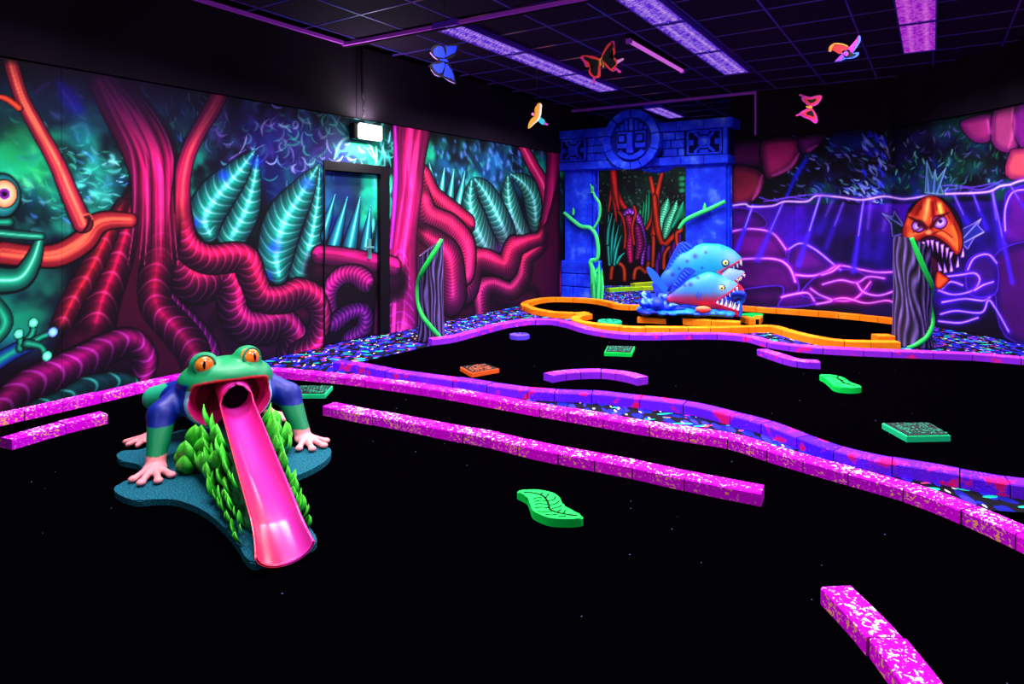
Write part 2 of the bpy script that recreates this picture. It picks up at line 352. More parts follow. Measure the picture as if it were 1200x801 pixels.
# ================================================================ LEFT WALL
OL = Vector((-1.63, 7.25, 0))+D1*(-5.9); LEND = 10.45+.45
pL = lambda t: (OL.x+D1.x*t, OL.y+D1.y*t)
W = Canvas([pL(0), pL(LEND)], 2.46, .0076)
RED, CRIM, PINKR, DMAR = (214, 26, 66), (150, 8, 60), (255, 90, 120), (22, 0, 22)
def paint_left(W):
    n = Noise(5); n2 = Noise(9); U, Z = W.U, W.Z
    f = n.f(U*1.6, Z*1.6, 5); g = n2.f(U*2.3+9, Z*2.3, 4); h = n.f(U*.8+40, Z*.8+3, 3)
    teal = np.array([10, 78, 88.]); grn = np.array([34, 195, 145.]); blu = np.array([26, 50, 215.]); dk = np.array([4, 14, 26.]); pur = np.array([58, 26, 92.])
    k = sm(f, .32, .70)[..., None]; c = dk*(1-k)+teal*k; k = sm(g, .50, .74)[..., None]; c = c*(1-k)+grn*k
    k = (sm(h, .52, .72)*.45)[..., None]; c = c*(1-k)+blu*k
    ua = W.px(260, 150)[0]; ub = W.px(380, 150)[0]; k = (sm(U, ua-.5, ua+.4)*(1-sm(U, ub, ub+.6))*sm(Z, 1.5, 2.1)*.75)[..., None]; c = c*(1-k)+(pur*(.5+g[..., None]))*k
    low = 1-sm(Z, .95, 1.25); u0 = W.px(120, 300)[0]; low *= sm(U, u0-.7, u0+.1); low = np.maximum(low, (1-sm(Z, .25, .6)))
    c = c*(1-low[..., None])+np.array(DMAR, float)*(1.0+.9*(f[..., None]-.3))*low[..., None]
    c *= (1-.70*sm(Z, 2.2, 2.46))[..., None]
    W.c = c
    W.wisps((-80, 90, 460, 300), 200, [(20, 150, 130), (20, 90, 160), (40, 190, 140)], (10, 34), (3, 8), (0, 180), (.06, .25), .8, 77)
    ws = [(150, 235, 220), (70, 215, 175), (120, 160, 255), (190, 230, 240), (60, 190, 150)]
    W.wisps((0, 95, 130, 270), 70, ws, (10, 30), (2.5, 6), (10, 80), (.06, .25), .5, 43); W.wisps((0, 95, 130, 270), 60, ws, (7, 18), (.8, 2.2), (10, 80), (.15, .5), .5, 3)
    W.wisps((55, 170, 150, 262), 60, ws, (6, 14), (.5, 1.3), (-30, 30), (.25, .65), .5, 4)
    W.glow([(70, 98), (80, 112), (92, 128)], [5, 9, 6], (40, 60, 255), .85); W.glow([(72, 106), (82, 118), (89, 130)], [1, 2.4, 1], (170, 180, 255), .8)
    W.glow([(40, 110), (52, 100), (60, 96)], [1, 3, 1], (150, 80, 200), .5); W.glow([(85, 150), (98, 146), (104, 158)], [2, 4, 2], (150, 240, 235), .6)
    for x, y, r1, r2, c_, k_ in ((95, 160, 14, 22, (50, 200, 190), .45), (110, 195, 14, 16, (70, 215, 180), .4), (85, 118, 12, 18, (30, 60, 255), .55), (30, 150, 12, 16, (60, 190, 110), .4), (60, 225, 16, 12, (60, 210, 160), .4), (120, 225, 12, 12, (120, 235, 210), .4), (190, 125, 14, 14, (40, 150, 130), .4), (215, 150, 12, 12, (60, 190, 160), .4)): W.blob(x, y, r1, r2, c_, k_)
    W.wisps((70, 180, 140, 250), 16, [(190, 255, 235), (140, 240, 220)], (8, 18), (1.4, 3), (-20, 30), (.3, .6), .5, 61); W.wisps((0, 130, 60, 220), 14, [(140, 240, 180), (90, 220, 150)], (10, 22), (2, 4), (30, 80), (.25, .5), .5, 62)
    W.blob(55, 195, 30, 40, (30, 170, 90), .45); W.blob(120, 215, 20, 30, (60, 200, 170), .4); W.blob(100, 145, 22, 26, (20, 130, 140), .4); W.blob(15, 165, 30, 26, (40, 170, 80), .45)
    W.wisps((165, 95, 235, 165), 42, ws, (8, 18), (.6, 1.4), (40, 100), (.2, .55), .4, 5); W.blob(200, 135, 26, 30, (20, 120, 110), .35)
    W.wisps((238, 110, 385, 200), 60, [(110, 120, 200), (40, 150, 150), (120, 90, 190)], (10, 26), (2.5, 6), (20, 160), (.06, .28), 1., 46); W.wisps((238, 110, 385, 215), 80, [(150, 150, 215), (110, 190, 200), (170, 150, 230), (60, 170, 150), (200, 215, 240)], (8, 24), (.5, 1.5), (20, 160), (.15, .6), 1.1, 6)
    W.wisps((330, 130, 470, 200), 90, [(180, 225, 220), (200, 200, 235), (90, 210, 170)], (8, 22), (.6, 1.8), (0, 180), (.2, .6), 1., 7)
    W.blob(392, 160, 16, 14, (150, 140, 175), .5); W.blob(440, 165, 16, 22, (30, 170, 120), .6)
    W.glow([(392, 186), (400, 166), (418, 160), (432, 168), (440, 186)], [1, 2, 2, 2, 1], (190, 245, 225), .7)
    W.wisps((440, 150, 464, 260), 34, [(60, 210, 170), (90, 190, 200), (160, 230, 220)], (10, 26), (.8, 2), (75, 105), (.3, .7), .2, 8)
    W.wisps((505, 160, 650, 230), 110, [(40, 120, 170), (30, 170, 150)], (6, 14), (2.5, 5), (50, 100), (.08, .3), .4, 49); W.wisps((505, 160, 650, 215), 190, [(110, 150, 215), (60, 200, 170), (140, 170, 225), (50, 110, 150)], (3, 8), (.8, 2.), (50, 100), (.2, .6), .4, 9)
    W.wisps((640, 190, 656, 330), 12, ws, (5, 10), (.6, 1.2), (50, 100), (.2, .5), .4, 10)
    # ---- leaf clusters
    TE, TC, TL = (6, 62, 70), (40, 205, 165), (165, 235, 255)
    lf = dict(p=1.0, ribs=.10, ribc=(225, 255, 250), bow=.55, ribw=.009, riba=.75, light=TL, out=.07)
    W.tube([(302, 182), (297, 215), (287, 248), (272, 276)], [.6, 9, 17, 18], TE, TC, **lf)
    W.tube([(299, 176), (278, 203), (254, 230), (240, 256), (246, 274)], [.6, 14, 22, 21, 9], TE, TC, **lf)
    W.tube([(375, 193), (372, 236), (365, 278), (355, 318)], [.6, 6, 12, 17], TE, TC, **lf)
    W.tube([(374, 192), (353, 227), (333, 260), (324, 296), (327, 322)], [.6, 15, 23, 21, 10], TE, TC, **lf)
    for x, y in ((228, 262), (312, 325), (300, 190), (262, 205), (360, 215), (322, 290)): W.blob(x, y, 7, 7, (50, 80, 255), .6)
    for xb, yb, xt, yt, w_ in ((508, 218, 503, 190, 4), (517, 226, 521, 196, 4.2), (527, 234, 532, 198, 4.5), (537, 242, 545, 200, 5)):
        W.tube([(xb, yb), ((xb+xt)/2, (yb+yt)/2), (xt, yt)], [w_, w_*.6, .4], (10, 110, 110), (110, 240, 215), out=.3, light=(230, 255, 250))
    l2 = dict(p=1.05, ribs=.10, ribc=(205, 245, 230), bow=.6, ribw=.012, riba=.65, light=(150, 225, 225), out=.10)
    W.tube([(597, 203), (613, 214), (625, 232), (628, 258)], [.6, 8, 12, 9], (14, 60, 60), (60, 165, 130), **l2)
    W.tube([(595, 204), (596, 230), (601, 255), (613, 276)], [.6, 8, 13, 11], (14, 60, 60), (70, 180, 145), **l2)
    W.tube([(555, 208), (569, 226), (583, 252), (593, 276), (594, 298)], [.6, 10, 13, 12, 6], (14, 60, 66), (64, 175, 145), **l2)
    W.tube([(553, 209), (551, 238), (558, 266), (572, 294)], [.6, 9, 16, 15], (14, 60, 60), (64, 180, 145), **l2)
    W.blob(588, 292, 9, 5, (120, 70, 190), .7)
    # ---- trunks and roots, rear ones first
    tr = dict(streak=.45, out=.10, p=.9)
    for x in (505, 540, 585, 610, 630): W.blob(x, 320, 24, 40, (90, 0, 40), .55)
    W.tube([(611, 168), (624, 193), (636, 215), (641, 240), (636, 268)], [5, 6, 6, 5, 5], (150, 12, 60), (235, 70, 110), light=(255, 130, 150), out=.25)
    W.tube([(650, 176), (645, 232), (641, 272), (647, 305), (656, 336)], [9, 7, 8, 9, 12], (90, 4, 50), (205, 40, 90), **tr)
    W.blob(630, 330, 9, 24, (105, 30, 170), .8, 3); W.blob(625, 352, 6, 8, (120, 40, 180), .8, 3)
    W.glow([(622, 338), (629, 318), (637, 338)], [.5, 1, .5], (190, 110, 240), .5)
    rt = dict(p=1.7, lk=.6, ribs=.045, ribc=(255, 95, 140), bow=.5, ribw=.010, riba=.62, out=.14, light=(255, 80, 90))
    W.poly([(500, 200), (545, 262), (552, 300), (600, 300), (640, 260), (656, 200), (656, 352), (470, 392), (480, 260)], (40, 0, 26), (90, 0, 38), 10, smooth=False, dark=0)
    W.tube([(545, 345), (565, 335), (600, 350), (625, 350)], [14, 16, 16, 14], DMAR, (90, 0, 50), out=0, soft=.4)
    W.tube([(566, 364), (566, 342), (577, 334), (599, 340), (613, 324), (617, 304), (630, 293), (642, 280)], [9, 10, 10, 10, 9, 8, 7, 6], (40, 0, 30), (190, 20, 64), hl=.3, ends=(0, .12), **rt)
    W.tube([(518, 338), (533, 345), (547, 336), (553, 314), (565, 303), (592, 312), (603, 292), (618, 284), (634, 278), (640, 262)], [13, 14, 13, 12, 12, 12, 11, 9, 7, 5], (60, 0, 36), (205, 24, 66), hl=.3, ends=(0, .1), **rt)
    W.tube([(497, 205), (506, 228), (527, 246), (550, 262)], [8, 11, 12, 10], (50, 0, 30), (200, 16, 50), hl=.2, **rt)
    W.tube([(490, 215), (499, 250), (527, 267), (543, 288), (545, 315)], [10, 14, 15, 14, 12], (60, 0, 36), (215, 24, 78), hl=.3, ends=(.15, 0), **rt)
    W.tube([(487, 268), (515, 286), (528, 305), (531, 345)], [10, 13, 14, 16], (60, 0, 36), (230, 30, 84), ends=(.2, 0), **rt)
    W.tube([(485, 150), (481, 185), (479, 226), (473, 270), (470, 305), (468, 335), (466, 388)], [21, 18, 16, 17, 19, 22, 25], (80, 0, 50), (230, 30, 96), streak=.8, out=.04, p=.65, light=(255, 90, 140))
    W.tube([(463, 148), (464, 200), (462, 245), (458, 290)], [2.5, 3, 3, 2], (130, 10, 110), (240, 70, 170), out=.1)
    for i, y in enumerate((296, 306, 317, 328, 341, 354, 368, 380)):
        r_ = 8+i*1.5; W.glow([(468-r_, y+10), (468-r_*.6, y+2), (469, y-3), (469+r_*.6, y+2), (469+r_, y+10)], [.7, 1, 1, 1, .7], (245, 80, 175), .55)
    # ---- door area
    W.c[W.blk(W.px(379, 190), W.px(457, 187)*np.array([1, 1]))] *= 1
    for x, y, r_ in ((390, 215, 16), (420, 214, 14), (436, 235, 12), (400, 240, 12)): W.blob(x, y, r_, 14, (10, 95, 110), .5)
    for b_, t_, w_ in (((382, 276), (397, 226), 6), ((394, 291), (411, 230), 7.5), ((412, 297), (426, 230), 8.5), ((431, 299), (438, 240), 7), ((446, 299), (449, 236), 5)):
        W.tube([b_, ((b_[0]*.6+t_[0]*.4), (b_[1]*.6+t_[1]*.4)), t_], [w_, w_*.7, .4], (8, 80, 110), (60, 215, 200), out=.2, light=(190, 245, 255))
    W.tube([(374, 316), (400, 318), (440, 322), (462, 330)], [22, 22, 22, 22], (20, 0, 16), (70, 0, 40), out=0, soft=.5)
    W.tube([(374, 298), (405, 301), (445, 308), (462, 312)], [11, 11, 11, 11], (70, 0, 50), (225, 40, 110), streak=.4, hl=.3, out=.12)
    W.tube([(432, 330), (420, 322), (404, 323), (391, 338), (390, 360), (400, 374)], [12, 11, 10, 9, 9, 8], (60, 0, 55), (190, 20, 90), hl=-.2, ribs=.055, ribc=(255, 90, 160), riba=.7, out=.2)
    W.tube([(396, 378), (414, 366), (430, 365), (430, 384), (412, 398)], [10, 9, 8, 9, 9], (60, 0, 60), (150, 25, 120), ribs=.055, ribc=(255, 100, 160), riba=.7, out=.2)
    # ---- main tree: dark mass, then roots that fade out of the trunk
    dr = dict(out=0, soft=.5)
    W.poly([(112, 86), (142, 130), (152, 170), (154, 205), (146, 240), (118, 300), (88, 360), (62, 420), (60, 450), (240, 450), (330, 410), (378, 360), (300, 345), (250, 300), (222, 260), (214, 190), (180, 130), (150, 90)], (40, 0, 26), (84, 0, 34), 14, smooth=False, dark=3)
    r3 = dict(p=1.9, lk=.45, ribs=.075, ribc=(255, 100, 160), bow=.7, ribw=.008, riba=.78, out=.12, light=(255, 60, 90))
    W.tube([(236, 372), (262, 352), (290, 400), (330, 412)], [22, 26, 22, 16], (30, 0, 30), (66, 0, 40), **dr)
    W.tube([(200, 250), (206, 300), (222, 330), (245, 330), (262, 322), (272, 340), (273, 364), (288, 382), (310, 384), (332, 378), (345, 394), (337, 416)], [14, 20, 23, 21, 18, 17, 18, 20, 19, 17, 15, 13], (26, 0, 26), (200, 14, 74), hl=.42, ends=(.12, 0), **r3)
    W.tube([(212, 215), (212, 250), (218, 286), (243, 303), (284, 302), (296, 325), (308, 348), (332, 350), (352, 342), (370, 350), (378, 372), (368, 400), (347, 412)], [9, 13, 16, 17, 17, 16, 16, 16, 16, 15, 14, 13, 11], (40, 0, 30), (225, 20, 66), hl=.38, ends=(.08, 0), **r3)
    W.tube([(176, 330), (200, 362), (222, 386), (240, 410), (246, 434)], [10, 15, 17, 17, 14], (30, 0, 36), (160, 10, 100), hl=.2, ends=(.2, 0), **r3)
    ro = dict(p=1.9, lk=.4, ribs=.16, ribc=(255, 100, 140), bow=-.9, ribw=.009, riba=.8, out=.08, light=(255, 60, 80))
    W.tube([(30, 464), (95, 434), (150, 424), (166, 444)], [24, 26, 22, 14], (16, 0, 16), (46, 0, 36), **dr)
    W.tube([(158, 215), (150, 262), (134, 314), (120, 350), (108, 396)], [10, 16, 19, 22, 25], (36, 0, 24), (205, 14, 62), ends=(.2, .12), **ro)
    W.tube([(150, 225), (132, 262), (106, 316), (86, 350), (68, 388)], [6, 11, 13, 13, 12], (70, 2, 30), (225, 52, 56), ends=(.2, .08), **ro)
    W.tube([(190, 190), (192, 240), (190, 285), (182, 325), (184, 358), (206, 384), (226, 410), (232, 436)], [12, 18, 21, 20, 20, 21, 21, 16], (36, 0, 28), (205, 12, 62), p=1.6, lk=.4, ribs=.13, ribc=(255, 90, 150), bow=-.8, ribw=.009, riba=.78, out=.05, ends=(.25, .05))
    W.tube([(2, 478), (36, 452), (90, 428), (135, 404), (158, 402), (170, 420), (166, 440)], [16, 20, 20, 17, 15, 15, 13], (26, 0, 26), (195, 10, 80), hl=.35, p=1.6, ribs=.12, ribc=(255, 90, 170), bow=.8, ribw=.010, riba=.85, out=.12)
    W.tube([(44, 478), (75, 468), (105, 454), (140, 448), (158, 452)], [10, 12, 14, 12, 8], (0, 26, 36), (10, 80, 80), hl=.5, ribs=.16, ribc=(120, 240, 210), bow=1., riba=.8, out=.1)
    W.tube([(112, 84), (138, 122), (164, 160), (181, 202), (184, 245), (182, 290), (180, 335)], [13, 21, 27, 29, 30, 27, 24], (70, 0, 40), (212, 22, 84), streak=.85, out=.05, p=.6, light=(250, 70, 130), ends=(.05, .5))
    for i in range(11): W.glow([(118+i*4.2, 104), (136+i*5.4, 140), (154+i*5.2, 178), (158+i*5, 220), (156+i*5.4, 268), (150+i*6.5, 310)], [.4, 1.3, 1.5, 1.3, 1.0, .3], [(255, 90, 150), (50, 0, 28), (235, 40, 100)][i % 3], .6)
    W.tube([(262, 100), (250, 125), (234, 152), (220, 182), (213, 215), (212, 250), (216, 285)], [9, 10, 9, 9, 10, 12, 13], (110, 4, 56), (245, 62, 80), streak=.5, out=.12, p=.8, light=(255, 120, 100), ends=(.05, .3))
    W.glow([(205, 182), (204, 210), (205, 250)], [1, 1.8, .7], (20, 0, 14), .95)
    W.poly([(176, 118), (198, 148), (212, 168), (226, 156), (236, 136), (232, 112)], (6, 30, 40), (10, 60, 60), 8, a=.0)
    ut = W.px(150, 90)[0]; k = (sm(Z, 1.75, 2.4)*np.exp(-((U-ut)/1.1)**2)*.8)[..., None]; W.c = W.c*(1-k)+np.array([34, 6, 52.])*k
    rk = np.clip(W.c[..., 0]-1.4*W.c[..., 1]-10, 0, None); W.c[..., 2] += rk*.17; W.c[..., 0] *= .96
    # orange branch over everything
    W.tube([(4, 296), (40, 300), (70, 298), (98, 282), (112, 264), (128, 258), (152, 258)], [13, 12, 13, 13, 12, 10, 8], (120, 14, 44), (240, 118, 96), streak=.6, out=.2, p=.9, light=(255, 140, 100))
    W.tube([(11, 66), (18, 92), (27, 118), (45, 152), (66, 190), (82, 228), (97, 262)], [8, 8, 8, 8.5, 9, 10, 11], (120, 10, 60), (242, 122, 102), streak=.6, out=.2, p=.9, light=(255, 150, 110), ends=(.06, 0))
    W.tube([(-6, 112), (8, 116), (22, 126)], [2.5, 3, 3.5], (190, 60, 50), (255, 130, 80), out=.4)
    W.glow([(99, 254), (104, 257), (102, 266), (95, 273)], [.8, 1.6, 1.6, .6], (30, 0, 10), .95); W.glow([(97, 252), (105, 251), (109, 258)], [.6, 1, .6], (255, 160, 110), .8)
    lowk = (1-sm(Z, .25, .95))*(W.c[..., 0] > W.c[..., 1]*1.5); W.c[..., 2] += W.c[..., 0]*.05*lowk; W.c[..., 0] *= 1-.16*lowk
    # painted tree frog at the wall's left
    G0, G1 = (6, 90, 80), (60, 220, 165)
    W.tube([(-16, 247), (10, 247)], [6, 6], G0, G1, out=.2); W.tube([(-16, 260), (10, 260)], [5, 5], G0, G1, out=.2)
    W.tube([(-24, 340), (2, 366), (4, 384), (-20, 408)], [9, 9, 8, 8], G0, G1, out=.2)
    W.tube([(-8, 328), (22, 326), (38, 306), (48, 276)], [15, 12, 9, 4], G0, G1, light=(190, 255, 220), out=.25)
    W.tube([(-10, 272), (20, 275), (48, 277)], [5, 5, 4], G0, G1, light=(150, 250, 210), out=.3)
    W.tube([(-10, 428), (12, 414), (30, 405)], [9, 8, 8], (10, 60, 150), (40, 200, 150), out=.2)
    for e in (((28, 404), (38, 390), (39, 379)), ((24, 408), (24, 400), (22, 392)), ((32, 404), (50, 394), (62, 390)), ((32, 402), (48, 406), (55, 418))): W.tube(list(e), [5, 3.5, 4], G0, G1, out=.3)
    for x, y, c_ in ((39, 378, G1), (22, 391, G1), (62, 389, (120, 150, 255)), (55, 417, G1)): W.blob(x, y, 5.5, 5.5, (170, 250, 220), 1, 8, edge=c_, ring=.3)
    W.blob(3, 229, 21, 25, (120, 230, 215), 1, 8, edge=(10, 110, 110), ring=.12); W.blob(5, 227, 15, 16, (250, 235, 190), 1, 8, edge=(240, 160, 110), ring=.12); W.blob(5, 227, 7, 6.5, (120, 30, 140), 1, 8, edge=(170, 60, 180)); W.blob(5, 227, 3, 3, (10, 0, 20), 1, 8)
paint_left(W)
wl = empty('wall_left', kind='structure')
dA, dB = W.px(379, 300)[0], W.px(457, 300)[0]; DH = W.px(379, 187)[1]; DH = (DH+W.px(457, 196)[1])/2
ZT = 2.46; seam = W.px(72, 300)[0]; cuts = [0.0]; s_ = seam-3*1.22
while s_ < LEND-.2:
    if s_ > .2: cuts.append(s_)
    s_ += 1.22
cuts.append(LEND)
for a, b in zip(cuts, cuts[1:]):
    segs = [(a, b, 0.0)]
    if b > dA and a < dB:
        segs = []
        if a < dA: segs.append((a, dA, 0.))
        if b > dB: segs.append((dB, b, 0.))
        segs.append((max(a, dA), min(b, dB), DH))
    for x0, x1, z0 in segs:
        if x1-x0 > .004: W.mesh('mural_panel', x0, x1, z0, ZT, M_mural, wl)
def wallbox(name, t0, t1, n0, n1, z0, z1, m, parent=None, bev=0):
    """box along the left wall: t along it, n out from it into the room"""
    bm = bmesh.new(); bx(bm, t0, t1, n0, n1, z0, z1, bev)
    M = Matrix(((D1.x, D2.x, 0, OL.x), (D1.y, D2.y, 0, OL.y), (0, 0, 1, 0), (0, 0, 0, 1))); bmesh.ops.transform(bm, matrix=M, verts=bm.verts); return bmdone(name, bm, m, parent)
wallbox('wall_backing', -.1, dA-.0, -.2, -.022, 0, CEIL, M_black, wl); wallbox('wall_backing', dB, 11.25, -.2, -.022, 0, CEIL, M_black, wl); wallbox('wall_backing', dA, dB, -.2, -.1, 0, CEIL, M_black, wl)
wallbox('wall_backing', dA, dB, -.1, -.022, DH, CEIL, M_black, wl)
wallbox('upper_wall_panel', -.1, W.px(416, 150)[0], -.022, .02, ZT+.004, CEIL, M_black, wl); wallbox('upper_wall_panel', W.px(416, 150)[0]+.008, 11.25, -.022, .02, ZT+.004, CEIL, M_black, wl)
wallbox('edge_trim', 0, W.px(400, 49)[0]+.02, .02, .055, CEIL-.035, CEIL-.002, M_trim, tag(empty('trim_1'), kind='structure'))
# door: leaf set back in a dark frame, painted like the wall around it
dr_ = empty('door_1', kind='structure')
M_frame = mat('dark_door_frame', (6, 4, 8), .6, .15)
lfB = W.px(446, 300)[0]
dl = W.mesh('door_leaf', dA+.02, lfB, .01, DH-.10, M_mural, dr_, off=-.05)
wallbox('door_frame', dA-.002, dA+.016, -.09, .012, 0, DH, M_frame, dr_); wallbox('door_frame', lfB+.004, dB, -.09, -.004, 0, DH, M_frame, dr_); wallbox('door_frame', dA+.016, lfB+.004, -.09, .012, DH-.095, DH, M_frame, dr_)
M_handle = mat('dull_metal_handle', (70, 130, 120), .35, .6)
hu = W.px(436, 290)
wallbox('handle_plate', hu[0]-.025, hu[0]+.025, -.05, -.035, hu[1]-.13, hu[1]+.1, M_handle, dl); wallbox('door_handle', hu[0]-.13, hu[0]+.02, .0, .02, hu[1]-.012, hu[1]+.014, M_handle, dl, .005); wallbox('door_handle', hu[0]-.01, hu[0]+.012, -.05, .01, hu[1]-.01, hu[1]+.01, M_handle, dl)
# ================================================================ BACK AND RIGHT WALL (underwater mural)
P0, P1, P2, P3 = (3.34, 9.84), (5.15, 8.67), (5.455, 7.24), (5.50, 2.6)
R = Canvas([P0, P1, P2, P3], 2.58, .0098)
def paint_right(R):
    n = Noise(21); n2 = Noise(33); U, Z = R.U, R.Z; f = n.f(U*1.5, Z*1.5, 5); g = n2.f(U*2.4, Z*2.4, 4)
    k = sm(f, .3, .7)[..., None]; c = np.array([34, 2, 80.])*(1-k)+np.array([96, 14, 190.])*k
    hx = sm(n.f(U*.7+3, Z*.7, 3), .4, .62)[..., None]; c = c*(1-hx*.5)+np.array([40, 20, 200.])*hx*.5
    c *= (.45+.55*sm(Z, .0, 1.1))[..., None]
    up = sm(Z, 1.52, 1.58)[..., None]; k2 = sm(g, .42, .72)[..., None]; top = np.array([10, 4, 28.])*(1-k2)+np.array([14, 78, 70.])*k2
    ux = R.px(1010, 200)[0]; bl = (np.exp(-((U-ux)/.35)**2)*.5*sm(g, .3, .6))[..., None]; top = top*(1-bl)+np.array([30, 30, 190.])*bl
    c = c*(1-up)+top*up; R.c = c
    R.wisps((900, 150, 1185, 228), 150, [(30, 60, 180), (20, 110, 90), (70, 50, 160)], (8, 22), (2.5, 6), (10, 170), (.08, .3), .6, 88)
    R.wisps((905, 158, 1035, 232), 120, [(120, 140, 230), (150, 160, 235), (70, 90, 220), (110, 190, 200)], (5, 13), (.5, 1.4), (10, 60), (.2, .7), .5, 12)
    R.wisps((1035, 145, 1185, 222), 150, [(150, 220, 210), (60, 180, 130), (140, 120, 220), (40, 150, 100)], (4, 12), (.5, 1.4), (20, 160), (.2, .65), .6, 13)
    R.wisps((1000, 150, 1040, 225), 40, [(60, 70, 255), (150, 170, 255)], (6, 14), (.8, 2.2), (40, 80), (.4, .8), .4, 14)
    R.wisps((985, 205, 1030, 235), 26, [(180, 220, 255), (90, 140, 255)], (5, 11), (.5, 1.3), (20, 60), (.5, .9), .4, 15)
    R.blob(1130, 195, 30, 16, (20, 130, 80), .5); R.blob(1080, 160, 28, 12, (110, 60, 160), .35)
    for x, y, r1, r2, c_ in ((985, 340, 40, 18, (210, 20, 150)), (940, 300, 22, 14, (130, 20, 190)), (1120, 350, 30, 20, (70, 40, 230)), (1140, 270, 30, 30, (50, 40, 220)), (960, 262, 40, 14, (70, 30, 215))): R.blob(x, y, r1, r2, c_, .40)
    # rocks: (outline, dark colour, lit colour)
    RK = [([(857, 168), (892, 166), (893, 192), (875, 195), (857, 193)], (46, 4, 56), (96, 16, 90)),
          ([(894, 165), (934, 162), (936, 185), (918, 203), (900, 209), (893, 193)], (60, 6, 60), (160, 46, 110)),
          ([(936, 161), (966, 158), (955, 174), (940, 179)], (60, 6, 70), (130, 36, 130)),
          ([(857, 197), (880, 196), (893, 203), (896, 215), (880, 237), (857, 239)], (60, 6, 60), (150, 50, 80)),
          ([(1127, 142), (1160, 134), (1163, 152), (1158, 166), (1142, 166), (1130, 155)], (110, 20, 110), (178, 66, 138)),
          ([(1165, 130), (1192, 124), (1192, 172), (1176, 178), (1162, 165)], (110, 20, 110), (186, 84, 142)),
          ([(1194, 121), (1260, 108), (1260, 170), (1196, 172)], (110, 20, 120), (150, 36, 150)),
          ([(1183, 180), (1196, 174), (1260, 172), (1260, 206), (1184, 210)], (130, 30, 100), (200, 96, 110))]
    for o, a, b in RK: R.poly(o, a, b, 9, smooth=True, dark=2.2, p=.8, n=4)
    for pts in ([(893, 205), (888, 224), (882, 234)], [(936, 180), (926, 196), (905, 206)], [(958, 170), (948, 176)], [(1186, 126), (1188, 150), (1182, 172)], [(1157, 140), (1160, 155)]): R.glow(pts, [1, 3, 1], (245, 120, 200), .55)
    B = [([(857, 245), (875, 244), (893, 252), (897, 266), (857, 270)], (50, 4, 90), (110, 20, 150)),
         ([(857, 272), (892, 268), (915, 278), (922, 300), (918, 304), (857, 302)], (60, 4, 90), (120, 16, 140)),
         ([(857, 305), (915, 304), (932, 322), (930, 345), (857, 338)], (50, 2, 80), (96, 10, 120)),
         ([(924, 296), (930, 286), (945, 284), (962, 296), (976, 312), (955, 322), (926, 318)], (56, 6, 110), (116, 24, 150)),
         ([(857, 342), (912, 334), (918, 345), (914, 360), (857, 356)], (40, 2, 70), (80, 6, 100)),
         ([(916, 350), (922, 346), (942, 344), (955, 356), (914, 360)], (60, 6, 110), (110, 10, 140)),
         ([(938, 345), (962, 320), (1000, 316), (1022, 332), (1000, 352), (966, 350)], (50, 2, 90), (90, 6, 100)),
         ([(1184, 222), (1240, 216), (1240, 284), (1178, 286), (1178, 245)], (50, 8, 120), (110, 24, 150)),
         ([(1172, 292), (1240, 288), (1240, 400), (1178, 394), (1166, 330)], (40, 4, 100), (90, 14, 120)),
         ([(1132, 312), (1144, 298), (1160, 298), (1170, 315), (1166, 345), (1136, 345)], (50, 8, 140), (76, 16, 130))]
    for i, (o, a, b) in enumerate(B): R.poly(o, a, b, 12, smooth=True, dark=2.0, rim=(120, 50, 225), rimw=1.2, n=4)
    gl = dict(core=(235, 190, 255))
    V1, V2 = (110, 50, 250), (190, 50, 230)
    for pts, c_ in (([(924, 292), (938, 285), (955, 292), (975, 308), (985, 316)], V1), ([(932, 322), (952, 323), (968, 318), (984, 311), (1010, 316), (1030, 319), (1054, 318)], V2), ([(984, 311), (975, 318), (963, 322)], V2),
                    ([(964, 333), (985, 328), (1004, 331), (1018, 324), (1036, 326)], V2), ([(1020, 330), (1008, 345), (996, 352), (978, 352)], (210, 30, 190)), ([(916, 348), (928, 345), (946, 343), (954, 352)], V2),
                    ([(970, 352), (990, 349), (1015, 355), (1040, 352), (1054, 358)], (200, 20, 180)), ([(1004, 331), (1012, 342), (1030, 346), (1050, 340)], V2), ([(957, 356), (975, 352), (960, 345), (950, 338)], V2),
                    ([(1100, 325), (1125, 322), (1142, 320), (1148, 328), (1140, 340), (1118, 345), (1100, 340)], V1), ([(1134, 316), (1142, 302), (1158, 298), (1168, 308)], V1), ([(1104, 354), (1130, 350), (1152, 352), (1160, 348)], V1),
                    ([(1102, 368), (1120, 364), (1150, 366), (1158, 352), (1166, 360), (1182, 388)], V1), ([(1100, 376), (1125, 378), (1146, 372)], V1), ([(1142, 340), (1152, 334), (1164, 330)], V1), ([(1104, 338), (1114, 330), (1128, 334)], V1), ([(1178, 270), (1178, 245), (1186, 226), (1200, 222)], V1), ([(857, 271), (880, 268), (905, 273), (921, 292)], V2), ([(857, 304), (905, 303), (924, 312), (932, 330)], V2)):
        R.glow(pts, 4.5, c_, .35); R.glow(pts, 1.9, c_, .9, **gl)
    # shafts of light
    for p0, p1, w0, w1, a in (((882, 241), (864, 292), 2, 3.4, .8), ((918, 236), (888, 304), 2.2, 4.5, .6), ((961, 230), (936, 310), 2, 3.4, .85), ((988, 238), (968, 290), 3, 4, .4), ((975, 236), (960, 270), 4, 6, .3), ((1012, 234), (1000, 318), 2, 4, .7), ((1020, 236), (1014, 300), 5, 7, .3),
                              ((1118, 228), (1140, 275), 2.5, 5, .5), ((1140, 226), (1156, 268), 2, 4, .45), ((1163, 224), (1186, 330), 1.6, 3, .7), ((1184, 217), (1204, 250), 1.5, 2.5, .5), ((1163, 224), (1172, 290), 3, 6, .4), ((1040, 240), (1030, 300), 6, 8, .25)):
